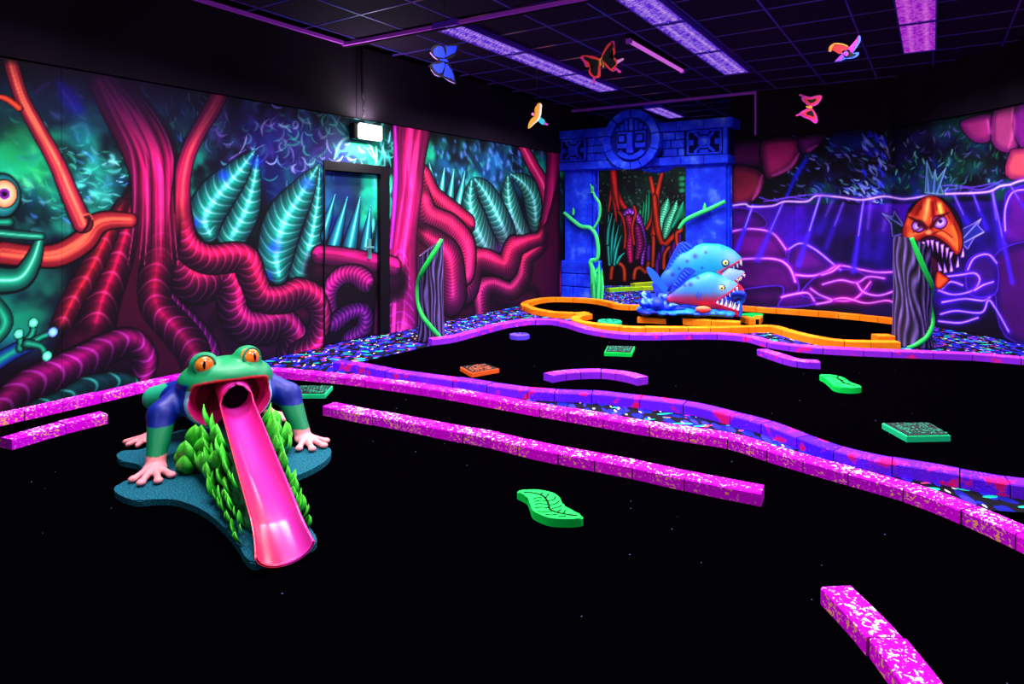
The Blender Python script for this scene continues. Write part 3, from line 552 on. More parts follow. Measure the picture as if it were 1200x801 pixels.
        m_ = ((p0[0]+p1[0])/2, (p0[1]+p1[1])/2); R.glow([p0, m_, p1], [w0, (w0+w1)/2, w1], (96, 56, 255), min(1, a*1.15)); R.glow([p0, m_], [w0*.55, w0*.35], (215, 190, 255), a)
    R.glow([(944, 188), (932, 208), (922, 230)], [3, 3, 2], (40, 50, 240), .8)
    wl_ = [(857, 241), (873, 239), (880, 242), (905, 241), (920, 236), (945, 236), (958, 229), (985, 231), (1010, 234), (1036, 230), (1060, 233), (1088, 229), (1110, 227), (1140, 226), (1160, 224), (1172, 218), (1184, 216), (1200, 211), (1250, 204)]
    R.glow(wl_, 3.4, (130, 50, 250), .6); R.glow(wl_, 1.15, (235, 205, 255), 1.)
    for q in ([(890, 231), (905, 235), (925, 231), (945, 234)], [(895, 236), (920, 232), (950, 228), (975, 229)], [(1090, 222), (1110, 217), (1140, 219), (1165, 214)], [(1100, 224), (1130, 220), (1150, 222), (1175, 211)]): R.glow(q, .9, (150, 100, 250), .8)
    # angry orange fish with long teeth
    R.poly([(1064, 206), (1060, 232), (1088, 240), (1098, 222), (1092, 236)][:3], (0, 0, 0), (0, 0, 0), 3, a=0.)
    R.poly([(1084, 226), (1086, 188), (1093, 208), (1096, 198), (1098, 210), (1109, 196), (1102, 216), (1106, 228)], (60, 130, 90), (50, 90, 120), 4, smooth=False, rim=(150, 190, 235), rimw=.8)
    for q in ([(1088, 226), (1086, 190)], [(1094, 226), (1096, 200)], [(1098, 226), (1108, 198)]): R.glow(q, [1.2, .5], (130, 160, 255), .8, 4)
    R.poly([(1034, 250), (1046, 254), (1048, 247), (1058, 262), (1060, 274), (1046, 277), (1044, 262)], (40, 60, 110), (24, 50, 60), 4, smooth=False, rim=(160, 140, 240), rimw=.9)
    R.glow([(1034, 250), (1060, 266)], .8, (150, 150, 240), .8, 4)
    R.poly([(1126, 284), (1128, 268), (1140, 262), (1150, 256), (1146, 264), (1154, 272), (1142, 278), (1134, 292)], (60, 50, 160), (50, 60, 150), 4, smooth=False, rim=(170, 150, 250), rimw=.9)
    for q in ([(1128, 280), (1149, 257)], [(1130, 284), (1152, 272)]): R.glow(q, .8, (190, 180, 255), .8, 4)
    R.poly([(1086, 232), (1108, 236), (1126, 262), (1122, 300), (1100, 322), (1090, 320), (1068, 290), (1062, 262), (1068, 242)], (40, 6, 40), (80, 16, 60), 8, dark=3)
    R.poly([(1088, 230), (1100, 232), (1112, 244), (1120, 258), (1127, 274), (1127, 290), (1121, 298), (1110, 286), (1096, 277), (1084, 277), (1070, 286), (1060, 284), (1058, 268), (1066, 250), (1076, 236)], (150, 30, 30), (232, 112, 66), 10, dark=2.5, p=.9)
    for q, c_ in (([(1088, 235), (1086, 246), (1084, 256)], (255, 205, 120)), ([(1101, 240), (1103, 250)], (255, 225, 110)), ([(1078, 242), (1074, 250)], (150, 24, 20)), ([(1093, 238), (1094, 252)], (130, 14, 20)), ([(1116, 266), (1122, 280), (1122, 290)], (255, 150, 60)), ([(1066, 276), (1072, 272), (1080, 271)], (255, 160, 90)), ([(1100, 272), (1110, 277), (1118, 286)], (255, 150, 80)), ([(1064, 262), (1066, 252)], (250, 120, 70))): R.glow(q, 2.8, c_, .9)
    for x, y, r_ in ((1076, 265, 7), (1101, 260, 8)): R.blob(x, y, r_+1.5, r_+1, (120, 14, 60), 1, 8); R.blob(x, y, r_, r_-1, (240, 225, 255), 1, 8, edge=(150, 90, 235)); R.blob(x+1, y-1, 2.6, 2.4, (70, 20, 140), 1, 8)
    for q in ([(1080, 236), (1079, 245)], [(1096, 234), (1098, 246)], [(1108, 246), (1113, 256)], [(1070, 272), (1082, 266), (1088, 276)], [(1094, 274), (1104, 270), (1116, 278)], [(1118, 262), (1123, 276), (1124, 292)]): R.glow(q, .9, (120, 20, 24), .8)
    R.glow([(1065, 254), (1076, 260), (1086, 267)], [1, 2.2, 2.6], (90, 6, 20), 1); R.glow([(1091, 266), (1100, 255), (1112, 249)], [2.6, 2.2, 1], (90, 6, 20), 1); R.blob(1088, 272, 4, 3, (255, 190, 130), .9, 4)
    R.poly([(1074, 292), (1080, 284), (1092, 281), (1105, 286), (1115, 295), (1120, 304), (1112, 314), (1104, 317), (1100, 308), (1090, 298)], (30, 0, 20), (14, 0, 16), 5, dark=1.5)
    for x, y, dx, dy in ((1082, 283, 0, 9), (1087, 281, 1, 10), (1092, 281, 1, 14), (1098, 283, 1, 16), (1104, 286, 0, 17), (1110, 290, -1, 15), (1115, 295, -3, 14)): R.poly([(x-2, y), (x+2.4, y), (x+dx+.3, y+dy)], (170, 90, 220), (245, 225, 255), 2, smooth=False, dark=1)
    for x, y, dx, dy in ((1128, 302, 1, -14), (1122, 314, 1, -16), (1115, 319, -1, -16), (1108, 320, -2, -14), (1102, 318, -3, -12)): R.poly([(x-2.2, y), (x+2.4, y-1), (x+dx, y+dy)], (150, 80, 230), (235, 215, 255), 2, smooth=False, dark=1)
    R.poly([(1098, 318), (1106, 322), (1112, 328), (1102, 338), (1096, 334)], (140, 20, 10), (240, 110, 60), 4, dark=1.5)
    R.glow([(1056, 296), (1055, 304), (1060, 314)], [1, 2, 1], (210, 190, 255), .8)
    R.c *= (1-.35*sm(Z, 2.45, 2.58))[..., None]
paint_right(R)
wr = empty('wall_right', kind='structure'); l1 = R.len[0]; l2 = l1+R.len[1]
ends = [0, .92, l1, l1+.74, l2, l2+1.22, l2+2.44, R.L]
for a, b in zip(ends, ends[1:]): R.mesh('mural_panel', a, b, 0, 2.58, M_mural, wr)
def planebox(name, A, B, n0, n1, z0, z1, m, parent=None, ext=(0, 0)):
    """box from plan point A to B; n to the right-hand side of travel"""
    A = Vector((A[0], A[1], 0)); B = Vector((B[0], B[1], 0)); d = (B-A).normalized(); n = Vector((d.y, -d.x, 0)); L = (B-A).length
    bm = bmesh.new(); bx(bm, -ext[0], L+ext[1], n0, n1, z0, z1); M = Matrix(((d.x, n.x, 0, A.x), (d.y, n.y, 0, A.y), (0, 0, 1, 0), (0, 0, 0, 1))); bmesh.ops.transform(bm, matrix=M, verts=bm.verts); return bmdone(name, bm, m, parent)
for A, B in ((P0, P1), (P1, P2), (P2, P3)): planebox('wall_backing', A, B, -.18, -.022, 0, CEIL, M_black, wr, (0, .02))
J0 = (3.66, 9.635)
planebox('upper_wall_panel', J0, P1, -.02, .03, 2.584, CEIL, M_black, wr, (0, 0)); planebox('upper_wall_panel', P1, P2, -.02, .03, 2.584, CEIL, M_black, wr, (0, 0)); planebox('upper_wall_panel', P2, P3, -.02, .03, 2.584, CEIL, M_black, wr)
# the opening's frame above the arch
tr2 = tag(empty('trim_2'), kind='structure'); Rd = (Vector((P1[0], P1[1], 0))-Vector((P0[0], P0[1], 0))).normalized()
def ra(t): return (P0[0]+Rd.x*t, P0[1]+Rd.y*t)
planebox('opening_edge', ra(-2.75), ra(.40), .0, .03, CEIL-.04, CEIL-.002, M_trim, tr2); planebox('opening_edge', ra(.375), ra(.40), .0, .035, 2.6, CEIL-.04, M_trim, tr2)
# ---- back room
bd = Vector((1, 0, 0)); BO = Vector((1.45, 12.95, 0))
K = Canvas([(BO.x, BO.y), (BO.x+bd.x*2.9, BO.y+bd.y*2.9)], 2.45, .009)
def paint_back(K):
    n = Noise(51); f = n.f(K.U*3, K.Z*3, 4); g = n.f(K.U*7+4, K.Z*7, 3); k = sm(f, .35, .65)[..., None]
    K.c = np.array([4, 12, 12.])*(1-k)+np.array([10, 48, 34.])*k; lo = (1-sm(K.Z, .5, 1.))[..., None]; K.c = K.c*(1-lo)+np.array([30, 4, 16.])*lo
    P = lambda x, y: (700+x/5.007, 190+y/5.007)
    K.wisps((700, 197, 812, 262), 150, [(90, 170, 110), (150, 160, 150), (40, 140, 90)], (2, 5), (.5, 1.1), (0, 180), (.2, .5), .8, 31)
    for a, b, w_ in ((250, 350, 14), (270, 300, 14), (285, 260, 14), (300, 230, 12)): K.tube([P(a-5, 370), P(a, 300), P(a+4, b-70)], [w_/5, w_/6, .3], (6, 60, 40), (50, 190, 130), out=.2)
    K.tube([P(370, 440), P(372, 360), P(398, 280), P(416, 210)], [3, 6, 6, .3], (10, 90, 60), (90, 230, 170), out=.15, ribs=.05, ribc=(200, 255, 220)); K.tube([P(395, 440), P(420, 360), P(450, 290), P(466, 225)], [3, 6, 5, .3], (10, 90, 60), (90, 220, 160), out=.15, ribs=.05, ribc=(200, 255, 220)); K.tube([P(440, 380), P(480, 300), P(505, 230)], [2, 4, .3], (10, 90, 60), (60, 190, 150), out=.15)
    o = dict(streak=.3, out=.25, p=.8)
    for q, w_ in (([(88, 50), (84, 160), (65, 290)], [5, 2.4, .6]), ([(92, 50), (96, 180), (112, 350)], [5, 3, .8]), ([(98, 50), (112, 170), (150, 250), (185, 285)], [4, 3.5, 3, 2]), ([(94, 60), (110, 200), (130, 300)], [4, 3, 1])): K.tube([P(*a) for a in q], w_, (90, 10, 16), (215, 60, 50), **o)
    for q, w_ in (([(312, 90), (330, 190), (325, 310), (290, 390)], [2.4, 3, 3, 2]), ([(378, 70), (350, 190), (345, 310), (330, 430)], [2.4, 3.2, 4, 4]), ([(335, 200), (345, 320), (360, 420), (390, 480), (440, 440), (480, 400)], [3, 3.4, 3.4, 3.4, 3.4, 3]), ([(326, 470), (322, 560)], [2.5, 2.5])): K.tube([P(*a) for a in q], w_, (80, 16, 10), (205, 76, 30), **o)
    K.tube([P(150, 350), P(165, 310), P(195, 290), P(240, 330), P(262, 400), P(272, 480), P(262, 600)], [3, 4, 4.5, 4, 3.6, 3.2, 2], (60, 10, 90), (160, 60, 200), ribs=.06, ribc=(230, 190, 250), out=.2)
    K.tube([P(185, 330), P(205, 400), P(190, 480), P(195, 580)], [5, 6, 5, 3], (70, 4, 40), (200, 30, 110), ribs=.06, ribc=(240, 90, 170), out=.2); K.tube([P(235, 380), P(250, 480), P(235, 560)], [4, 5, 3], (60, 4, 50), (150, 20, 100), ribs=.06, ribc=(220, 90, 190), out=.2)
    K.tube([P(125, 290), P(150, 330), P(165, 420), P(160, 500)], 1.8, (90, 16, 10), (210, 80, 30), out=.3); K.tube([P(215, 260), P(225, 300), P(205, 380), P(215, 480)], 1.8, (90, 16, 10), (210, 80, 30), out=.3)
    for x, y in ((300, 520), (362, 560), (385, 520), (432, 520), (450, 500), (480, 430), (350, 600)): K.tube([P(x, y+60), P(x, y), P(x+3, y-30)], [2.5, 3, 1.5], (50, 10, 80), (130, 50, 170), out=.3)
    for q in ([(80, 680), (90, 610), (120, 590), (155, 620), (160, 690)], [(215, 680), (225, 630), (255, 620), (285, 645), (300, 590)], [(325, 610), (330, 470), (328, 440)], [(390, 620), (395, 540), (420, 500)], [(470, 500), (465, 420), (490, 400), (492, 370)]): K.tube([P(*a) for a in q], 2.4, (80, 16, 8), (205, 92, 40), out=.3, p=.8)
    for i, (x, y, x2, y2) in enumerate(((72, 600, 68, 300), (85, 590, 102, 330), (95, 600, 125, 370), (100, 600, 140, 430), (115, 590, 160, 530), (60, 480, 88, 300))): K.tube([P(x, y), P((x+x2)/2-8, (y+y2)/2), P(x2, y2)], [2, 2, .3], (4, 80, 70), (70, 220, 190), out=.3)
    for y in (95, 130, 165): K.blob(*P(497, y), 4, 3, (40, 190, 120), .8, 4)
    K.blob(*P(500, 300), 5, 8, (20, 140, 90), .7, 4)
paint_back(K)
wb = empty('wall_back', kind='structure'); K.mesh('mural_panel', 0, 1.45, 0, 2.45, M_mural, wb); K.mesh('mural_panel', 1.45, 2.9, 0, 2.45, M_mural, wb)
planebox('wall_backing', (BO.x-1, BO.y), (BO.x+bd.x*4.2, BO.y), -.2, -.03, 0, CEIL, M_black, wb)
planebox('side_panel', (1.22, 11.75), (1.0, BO.y-.02), -.08, 0, 0, CEIL, M_black, wb)
planebox('wall_side', (P0[0]+.25, P0[1]-.02), (P0[0]+.25+1.4, P0[1]+2.0), -.1, .0, 0, CEIL, M_black, wb)
# ================================================================ FLOOR AND CEILING
def quad(name, pts, z, m, parent=None, **k): return link(name, pyd(name, [(p[0], p[1], z) for p in pts], [tuple(range(len(pts)))]), m, parent)
fl = box('floor', -8, 8, -1.5, 15, -.12, 0, M_carpet); tag(fl, kind='structure')
ce = empty('ceiling', kind='structure')
box('ceiling_void', -9, 9, -1.5, 16, CEIL+.05, CEIL+.12, M_void, ce)
TS = .64; O0 = Vector((.356, 6.37, 0)); tile_me = None; cand = []
fx_all = [(p, 1.27, .36) for p in FIX+FIX_BACK]
for i in range(-9, 12):
    for j in range(-9, 10):
        c0 = O0+D1*(TS*(i+.5))+D2*(TS*(j+.5))
        if c0.y < 3.2: continue
        px = 600+c0.x/c0.y*F; py = HY-(CEIL-CAMH)/c0.y*F
        if px < -60 or px > 1260 or py < -45 or c0.y > 13.5: continue
        if (c0-OL).dot(D2) < .15: continue
        cand.append((c0.y, c0))
cand.sort(key=lambda q: q[0])
rz = math.atan2(D1.y, D1.x)
for q, (_, c0) in enumerate(cand[:295]):
    if tile_me is None:
        bm = bmesh.new(); bx(bm, -TS/2+.012, TS/2-.012, -TS/2+.012, TS/2-.012, .0, .02, .004); o = bmdone('ceiling_tile', bm, M_ceil, ce); tile_me = o.data
    else: o = link('ceiling_tile', tile_me, None, ce)
    o.location = (c0.x, c0.y, CEIL); o.rotation_euler = (0, 0, rz)
def obox(name, p, L, Wd, z0, z1, m, parent, bev=0):
    bm = bmesh.new(); bx(bm, -L/2, L/2, -Wd/2, Wd/2, z0, z1, bev); o = bmdone(name, bm, m, parent); o.location = (p[0], p[1], 0); o.rotation_euler = (0, 0, rz); return o
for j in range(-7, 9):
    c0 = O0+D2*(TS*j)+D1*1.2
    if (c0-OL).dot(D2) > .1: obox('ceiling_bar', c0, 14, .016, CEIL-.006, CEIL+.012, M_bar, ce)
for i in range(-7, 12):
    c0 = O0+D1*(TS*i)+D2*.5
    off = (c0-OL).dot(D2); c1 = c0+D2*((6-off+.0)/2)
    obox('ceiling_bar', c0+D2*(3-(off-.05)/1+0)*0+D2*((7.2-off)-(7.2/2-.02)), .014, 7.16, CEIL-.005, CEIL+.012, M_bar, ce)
# violet trim running across the ceiling from the wall
tr3 = tag(empty('trim_3'), kind='structure'); e0 = Vector(((400-600)/F*(F*(CEIL-CAMH)/(HY-49)), F*(CEIL-CAMH)/(HY-49), 0)); e1 = Vector(((652-600)/F*(F*(CEIL-CAMH)/HY), F*(CEIL-CAMH)/HY, 0)); dd = (e1-e0).normalized()
planebox('edge_trim', (e0.x-dd.x*.05, e0.y-dd.y*.05), (e1.x+dd.x*.3, e1.y+dd.y*.3), -.015, .015, CEIL-.05, CEIL-.015, M_trim, tr3); planebox('edge_channel', (e0.x, e0.y), (e1.x+dd.x*.3, e1.y+dd.y*.3), -.05, -.018, CEIL-.06, CEIL-.006, M_void, tr3)
# louvred ultraviolet fittings
M_uv = glow('uv_diffuser_glow', (125, 45, 255), .85); M_tubeg = glow('uv_lamp_tube', (205, 150, 255), 1.5); M_blade = glow('violet_louvre_glow', (150, 75, 255), .95); M_bladep = glow('magenta_louvre_glow', (215, 50, 245), .85); 
def blades(m, dark, lit):
    t = NT(m); tc = t.n('ShaderNodeTexCoord'); sx = t.n('ShaderNodeSeparateXYZ'); t.l(tc.outputs['Object'], sx.inputs[0]); ab = t.n('ShaderNodeMath', operation='ABSOLUTE'); t.l(sx.outputs[1], ab.inputs[0])
    ry = t.ramp([(0, dark), (.035, dark), (.07, lit), (.10, dark), (.145, dark)], ab.outputs[0]); nz = t.n('ShaderNodeTexNoise', i_Scale=24., i_Detail=1.); t.l(tc.outputs['Object'], nz.inputs[0])
    t.l(t.mix(.45, ry, t.ramp([(.42, dark), (.60, lit)], nz.outputs[0])), t.b.inputs['Emission Color'])  # tube light on the blades painted into their emission, bright strips beside the tubes
blades(M_blade, (92, 36, 225), (215, 165, 255)); blades(M_bladep, (170, 22, 215), (245, 120, 255))
M_slat = mat('violet_louvre_blade', (90, 40, 190), .35, .6); M_tubep = glow('pink_batten_tube', (235, 110, 250), .85); M_uvp = glow('magenta_diffuser_glow', (205, 30, 235), .8)
LBL = ['long violet louvred ceiling light over the red-orange butterfly, end nearest the arch', 'middle louvred section of the violet ceiling light left of the butterfly', 'nearest louvred section of the violet light right of the blue butterfly',
       'violet louvred ceiling light above the arch lintel, far section by the tube lamp', 'middle louvred section of the violet light right of the pink tube lamp', 'violet louvred light section right of the tube lamp, cut by the top edge', 'magenta louvred ceiling light at upper right, the section farther back', 'magenta louvred ceiling light section at upper right, cut by the top edge']
def fitting(p, lbl, glowm, fine=24):
    r = empty('ceiling_light', (p[0], p[1], CEIL), rz, lbl, 'ceiling light', 'louvred ceiling lights')
    bm = bmesh.new(); 
    for s in (-1, 1): bx(bm, -.62, .62, s*.15-.006, s*.15+.006, -.055, .0); bx(bm, s*.615-.006, s*.615+.006, -.15, .15, -.055, 0)
    bmdone('frame', bm, M_slat, r)
    box('diffuser', -.61, .61, -.145, .145, -.008, -.002, glowm, r)
    for y in (-.07, .07): tube_mesh('lamp_tube', [(-.6, y, -.022), (.6, y, -.022)], .011, M_tubeg, r, 8, 1)
    bm = bmesh.new()
    for k in range(fine): x = -.6+1.2*(k+.5)/fine; bx(bm, x-.002, x+.002, -.145, .145, -.052, -.038)
    bx(bm, -.61, .61, -.002, .002, -.055, -.036)
    g = bmdone('louvre', bm, M_bladep if glowm is M_uvp else M_blade, r); return r
for i, p in enumerate(FIX): fitting(p, LBL[i], M_uvp if i >= 6 else M_uv)
fitting(FIX_BACK[0], 'blue-violet ceiling light in the room behind, seen above the arch', M_uv)
# slim batten with one bare tube
p0 = (1.21, 6.64); p1 = (2.13, 8.01); c0 = ((p0[0]+p1[0])/2, (p0[1]+p1[1])/2)
r = empty('tube_light', (c0[0], c0[1], CEIL-.0), math.atan2(p1[1]-p0[1], p1[0]-p0[0]), 'slim pink tube lamp hanging between the two rows of louvred lights', 'lamp')
box('housing', -.84, .84, -.035, .035, -.05, -.0, M_void, r, .004); tube_mesh('lamp_tube', [(-.8, 0, -.068), (.8, 0, -.068)], .022, M_tubep, r, 10, 1)
for s in (-1, 1): box('end_cap', s*.82-.02, s*.82+.02, -.03, .03, -.095, -.045, M_trim, r, .004)
# ================================================================ PUTTING GREENS AND KERBS
def sample(pts, step):
    """smooth plan curve through points, resampled at equal steps"""
    Q = np.array([[p[0], p[1]] for p in catmull([(p[0], p[1]) for p in pts], 16)]); s = np.concatenate([[0], np.cumsum(np.linalg.norm(np.diff(Q, axis=0), axis=1))])
    n = max(2, int(round(s[-1]/step))+1); t = np.linspace(0, s[-1], n); return np.stack([np.interp(t, s, Q[:, 0]), np.interp(t, s, Q[:, 1])], 1), s[-1]
def kerb(pix, m, label, group, side=1, wd=.115, h=.066, bl=(.20, .31), name='brick_kerb', seed=0, jit=.004):
    """low wall of painted bricks; pix = its near bottom edge (or centre line when side = 0)"""
    r = random.Random(seed); P = [at(x, y) for x, y in pix]; Q, L = sample(P, .03)
    T = np.gradient(Q, axis=0); T /= np.linalg.norm(T, axis=1)[:, None]; N = np.stack([-T[:, 1], T[:, 0]], 1)
    o = empty(name, (Q[0][0], Q[0][1], 0), 0, label, 'kerb', group); org = Q[0]
    s = np.linspace(0, L, len(Q)); cuts = [0.0]
    while cuts[-1] < L-.16: cuts.append(cuts[-1]+r.uniform(*bl))
    if L-cuts[-1] < .14 and len(cuts) > 1: cuts[-1] = L
    elif cuts[-1] < L: cuts.append(L)
    cuts = [min(c, L) for c in cuts]
    lo, hi = ((-wd/2, wd/2) if side == 0 else ((0, wd) if side > 0 else (-wd, 0)))
    Vm = []; msec = [(lo+.007, 0), (lo+.007, h-.009), (hi-.007, h-.009), (hi-.007, 0)]; tt = np.linspace(.01, L-.01, max(4, int(L/.08)))
    for t in tt:
        x = np.interp(t, s, Q[:, 0]); y = np.interp(t, s, Q[:, 1]); nx = np.interp(t, s, N[:, 0]); ny = np.interp(t, s, N[:, 1]); l = math.hypot(nx, ny)
        for q, z in msec: Vm.append((x+nx/l*q-org[0], y+ny/l*q-org[1], z))
    nm = len(tt)-1; link('mortar', pyd('mortar', Vm, [(k*4+j, k*4+(j+1) % 4, (k+1)*4+(j+1) % 4, (k+1)*4+j)[::-1] for k in range(nm) for j in range(4)]+[(0, 1, 2, 3), tuple(nm*4+j for j in (3, 2, 1, 0))]), M_gap, o)
    for a, b in zip(cuts, cuts[1:]):
        a += .0035; b -= .0035
        if b-a < .03: continue
        n = 4; V = []; dz = r.uniform(-.0025, .0025); dn = r.uniform(-jit, jit); bv = .006
        sec = [(lo, 0), (lo, h-bv), (lo+bv, h), (hi-bv, h), (hi, h-bv), (hi, 0)]
        for k in range(n+1):
            t = a+(b-a)*k/n; x = np.interp(t, s, Q[:, 0]); y = np.interp(t, s, Q[:, 1]); nx = np.interp(t, s, N[:, 0]); ny = np.interp(t, s, N[:, 1]); l = math.hypot(nx, ny)
            for q, z in sec: V.append((x+nx/l*(q+dn)-org[0], y+ny/l*(q+dn)-org[1], z+(dz if z > 0 else 0)))
        Fs = [(k*6+j, k*6+(j+1) % 6, (k+1)*6+(j+1) % 6, (k+1)*6+j)[::-1] for k in range(n) for j in range(6)]+[tuple(range(6)), tuple(n*6+j for j in range(6))[::-1]]
        link('brick', pyd('brick', V, Fs), m, o)
    return o
def floor_poly(name, pix, z, m, label, extra_world=None, smooth=True):
    P = [(p.x, p.y) for p in (at(x, y) for x, y in pix)]
    if smooth: P = [tuple(q[:2]) for q in catmull(P, 6)]
    if extra_world: P += extra_world
    o = prism('putting_green', P, .0005, z, m); tag(o, label, kind='structure'); return o
K1 = [(-160, 540), (0, 500), (100, 477), (210, 451), (262, 444), (315, 443.5), (360, 447), (410, 452), (460, 459), (513, 467), (578, 479), (643, 491), (689, 499), (750, 510), (806, 519), (858, 528), (903, 543), (960, 560), (1005, 573), (1069, 592), (1126, 615), (1200, 650), (1290, 705)]
K3 = [(378, 487), (407, 493), (458, 503), (526, 516.5), (584, 528), (625, 539), (694, 553), (744, 563), (796, 575), (853, 587), (893, 595)]
K4 = [(962, 708), (1003, 753), (1039, 802), (1078, 862), (1110, 915)]
K5 = [(390, 433), (419, 437), (460, 445), (524, 454), (555, 459), (588, 464), (618, 468), (659, 471), (697, 472.5), (736, 477), (770, 481), (812, 487), (847, 496), (888, 507), (935, 526), (971, 539.5), (1001, 548), (1037, 556), (1099, 567), (1137, 574.5), (1200, 585), (1290, 594), (1430, 604), (1620, 614)]
K6 = [(506, 405), (530, 402), (560, 394), (595, 384.5), (620, 381), (645, 380.8), (662, 384), (680, 390), (705, 395), (730, 398), (760, 399), (825, 398), (850, 398.5), (875, 401), (900, 408), (940, 413.5), (993, 417), (1047, 419.5), (1140, 423), (1200, 428), (1290, 437), (1330, 442)]
G = 'magenta brick kerbs round the near green'
kerb(K1, M_pink, 'long magenta brick kerb sweeping from the left edge behind the frog to the right edge', G, seed=1)
kerb([(13, 528), (72, 510.5), (127, 497)], M_pink, 'short magenta brick kerb at the left edge in front of the long one', G, seed=2)
kerb(K3, M_pink, 'straight magenta brick kerb on the near green, between frog and leaf tile', G, seed=3, bl=(.19, .27))
kerb(K4, M_pink, 'magenta brick kerb at the bottom right corner, nearest the camera', G, seed=4, bl=(.26, .32))
G = 'purple brick kerbs round the middle green'
kerb(K5, M_purp, 'long purple-blue brick kerb running behind the magenta one to the right edge', G, seed=5, bl=(.2, .36))
kerb(K6, M_far, 'long violet brick kerb from the left stump past the piranhas to the right edge', G, seed=6, bl=(.2, .4))
kerb([(647, 449), (660, 446.6), (682, 444.6), (706, 444.4), (724, 446.5), (738, 449.5), (747, 452.5)], M_far, 'short arched purple brick kerb alone on the middle green', G, seed=7, bl=(.12, .2))
kerb([(887, 416.5), (904, 422.5), (924, 429), (942, 431.8), (962, 433)], M_far, 'short bent violet brick kerb left of the small leaf tile', G, seed=8, bl=(.14, .24))
OR1 = [(757, 363), (728, 362.5), (712, 358.5), (690, 355), (650, 353.6), (628, 356), (615, 361), (626, 367), (651, 371.5), (674, 372.5), (688, 371.5)]
OR2 = [(690, 373.5), (676, 377), (676, 381), (690, 385), (725, 388.5), (760, 390), (850, 390), (890, 388.5), (908, 389), (930, 396), (960, 403), (990, 407), (1052, 408)]
OR3 = [(866, 364), (894, 366), (930, 368.5), (975, 372), (1026, 377), (1057, 381)]
G = 'orange brick kerbs round the far green'; og = dict(side=0, h=.075, wd=.12)
kerb(OR1, M_orng, 'orange brick kerb looping round the left end of the far green', G, seed=9, **og)
kerb(OR2, M_orng, 'orange brick kerb along the front of the far green below the piranhas', G, seed=10, **og)
kerb(OR3, M_orng, 'orange brick kerb along the underwater wall behind the far green', G, seed=11, **og)
kerb([(747, 377.5), (781, 379)], M_orng, 'short orange brick block under the left end of the piranha base', G, seed=12, side=0, h=.07, wd=.14, bl=(.3, .5))
kerb([(801, 379.5), (868, 384)], M_orng, 'longer orange brick block in front of the piranha base', G, seed=13, side=0, h=.08, wd=.16, bl=(.3, .5))
kerb([(871, 377), (884, 380.5), (889, 376.5)], M_orng, 'small bent orange brick block right of the piranha jaws', G, seed=14, side=0, h=.08, wd=.1, bl=(.2, .3))
kerb([(1025, 404), (1045, 404)], M_orng, 'orange brick block standing behind the front kerb beside the right stump', G, seed=15, side=0, h=.11, wd=.14, bl=(.3, .5))
G = 'yellow-green kerbs in the room behind the arch'
kerb([(712, 342), (735, 340.5), (764, 339.5)], M_yel, 'yellow-green brick kerb just behind the arch, in front', G, seed=16, side=0, h=.07)
kerb([(741, 337.5), (768, 335)], M_yel, 'yellow-green brick kerb behind the arch, farther back and shorter', G, seed=17, side=0, h=.09)
floor_poly('near_green', K1[:-1], .004, M_turf, 'large black felt putting green in the foreground round the frog', [(4.6, 2.6), (4.6, -1.2), (-4.2, -1.2), (-4.3, 2.6)])
k5w = [(x, y-1.5) for x, y in K5]; k6w = [(x, y) for x, y in K6]
floor_poly('middle_green', k5w+k6w[::-1], .004, M_turf, 'black felt putting green between the two long purple kerbs', smooth=False)
floor_poly('far_green', [(757, 363), (728, 362.5), (712, 358.5), (690, 355), (650, 353.6), (628, 356), (615, 361), (626, 367), (651, 371.5), (680, 374), (676, 380), (690, 385), (725, 388.5), (760, 390), (850, 390), (890, 388.5), (908, 389), (930, 396), (960, 403), (990, 407), (1052, 408), (1057, 381), (1026, 377), (975, 372), (930, 368.5), (894, 366), (866, 364)], .004, M_turf, 'black felt putting green under the piranhas inside the orange kerb')
# ================================================================ LOW TILES ON THE GREENS
def fill_tile(name, pix, h, z, mtop, mside, label, cat='tile', group=None, smooth=False, veins=None, vm=None, relief=None):
    P = [at(x, y, h) for x, y in pix]; c = sum(P, Vector())/len(P); P = [(p.x-c.x, p.y-c.y) for p in P]
    if smooth: P = [tuple(q[:2]) for q in catmull(P, 5, True)]
    o = empty(name, (c.x, c.y, z), 0, label, cat, group); prism('slab', P, 0, h-.004, mside, o, .004)
    if relief:
        q = [(p[0]*.93, p[1]*.93) for p in P]; f = prism('relief_field', q, h-.004, h-.001, mtop, o)
        relief(o, q, h)
    return o, c
M_green = mat('fluorescent_green', (0, 232, 78), .6, .12); M_gdark = mat('dark_groove', (2, 30, 10), .8, .1); M_teal_g = mat('fluorescent_sea_green', (20, 215, 130), .5, .3)
M_orange_t = mat('fluorescent_orange', (255, 100, 30), .5, .3); M_bluev = mat('fluorescent_blue_violet', (90, 60, 240), .5, .3); M_glyph = mat('pale_green_glyph', (50, 160, 115), .6, .2); M_glypho = mat('orange_glyph', (225, 110, 60), .6, .2); M_fieldb = mat('black_tile_field', (8, 10, 14), .6, .2)
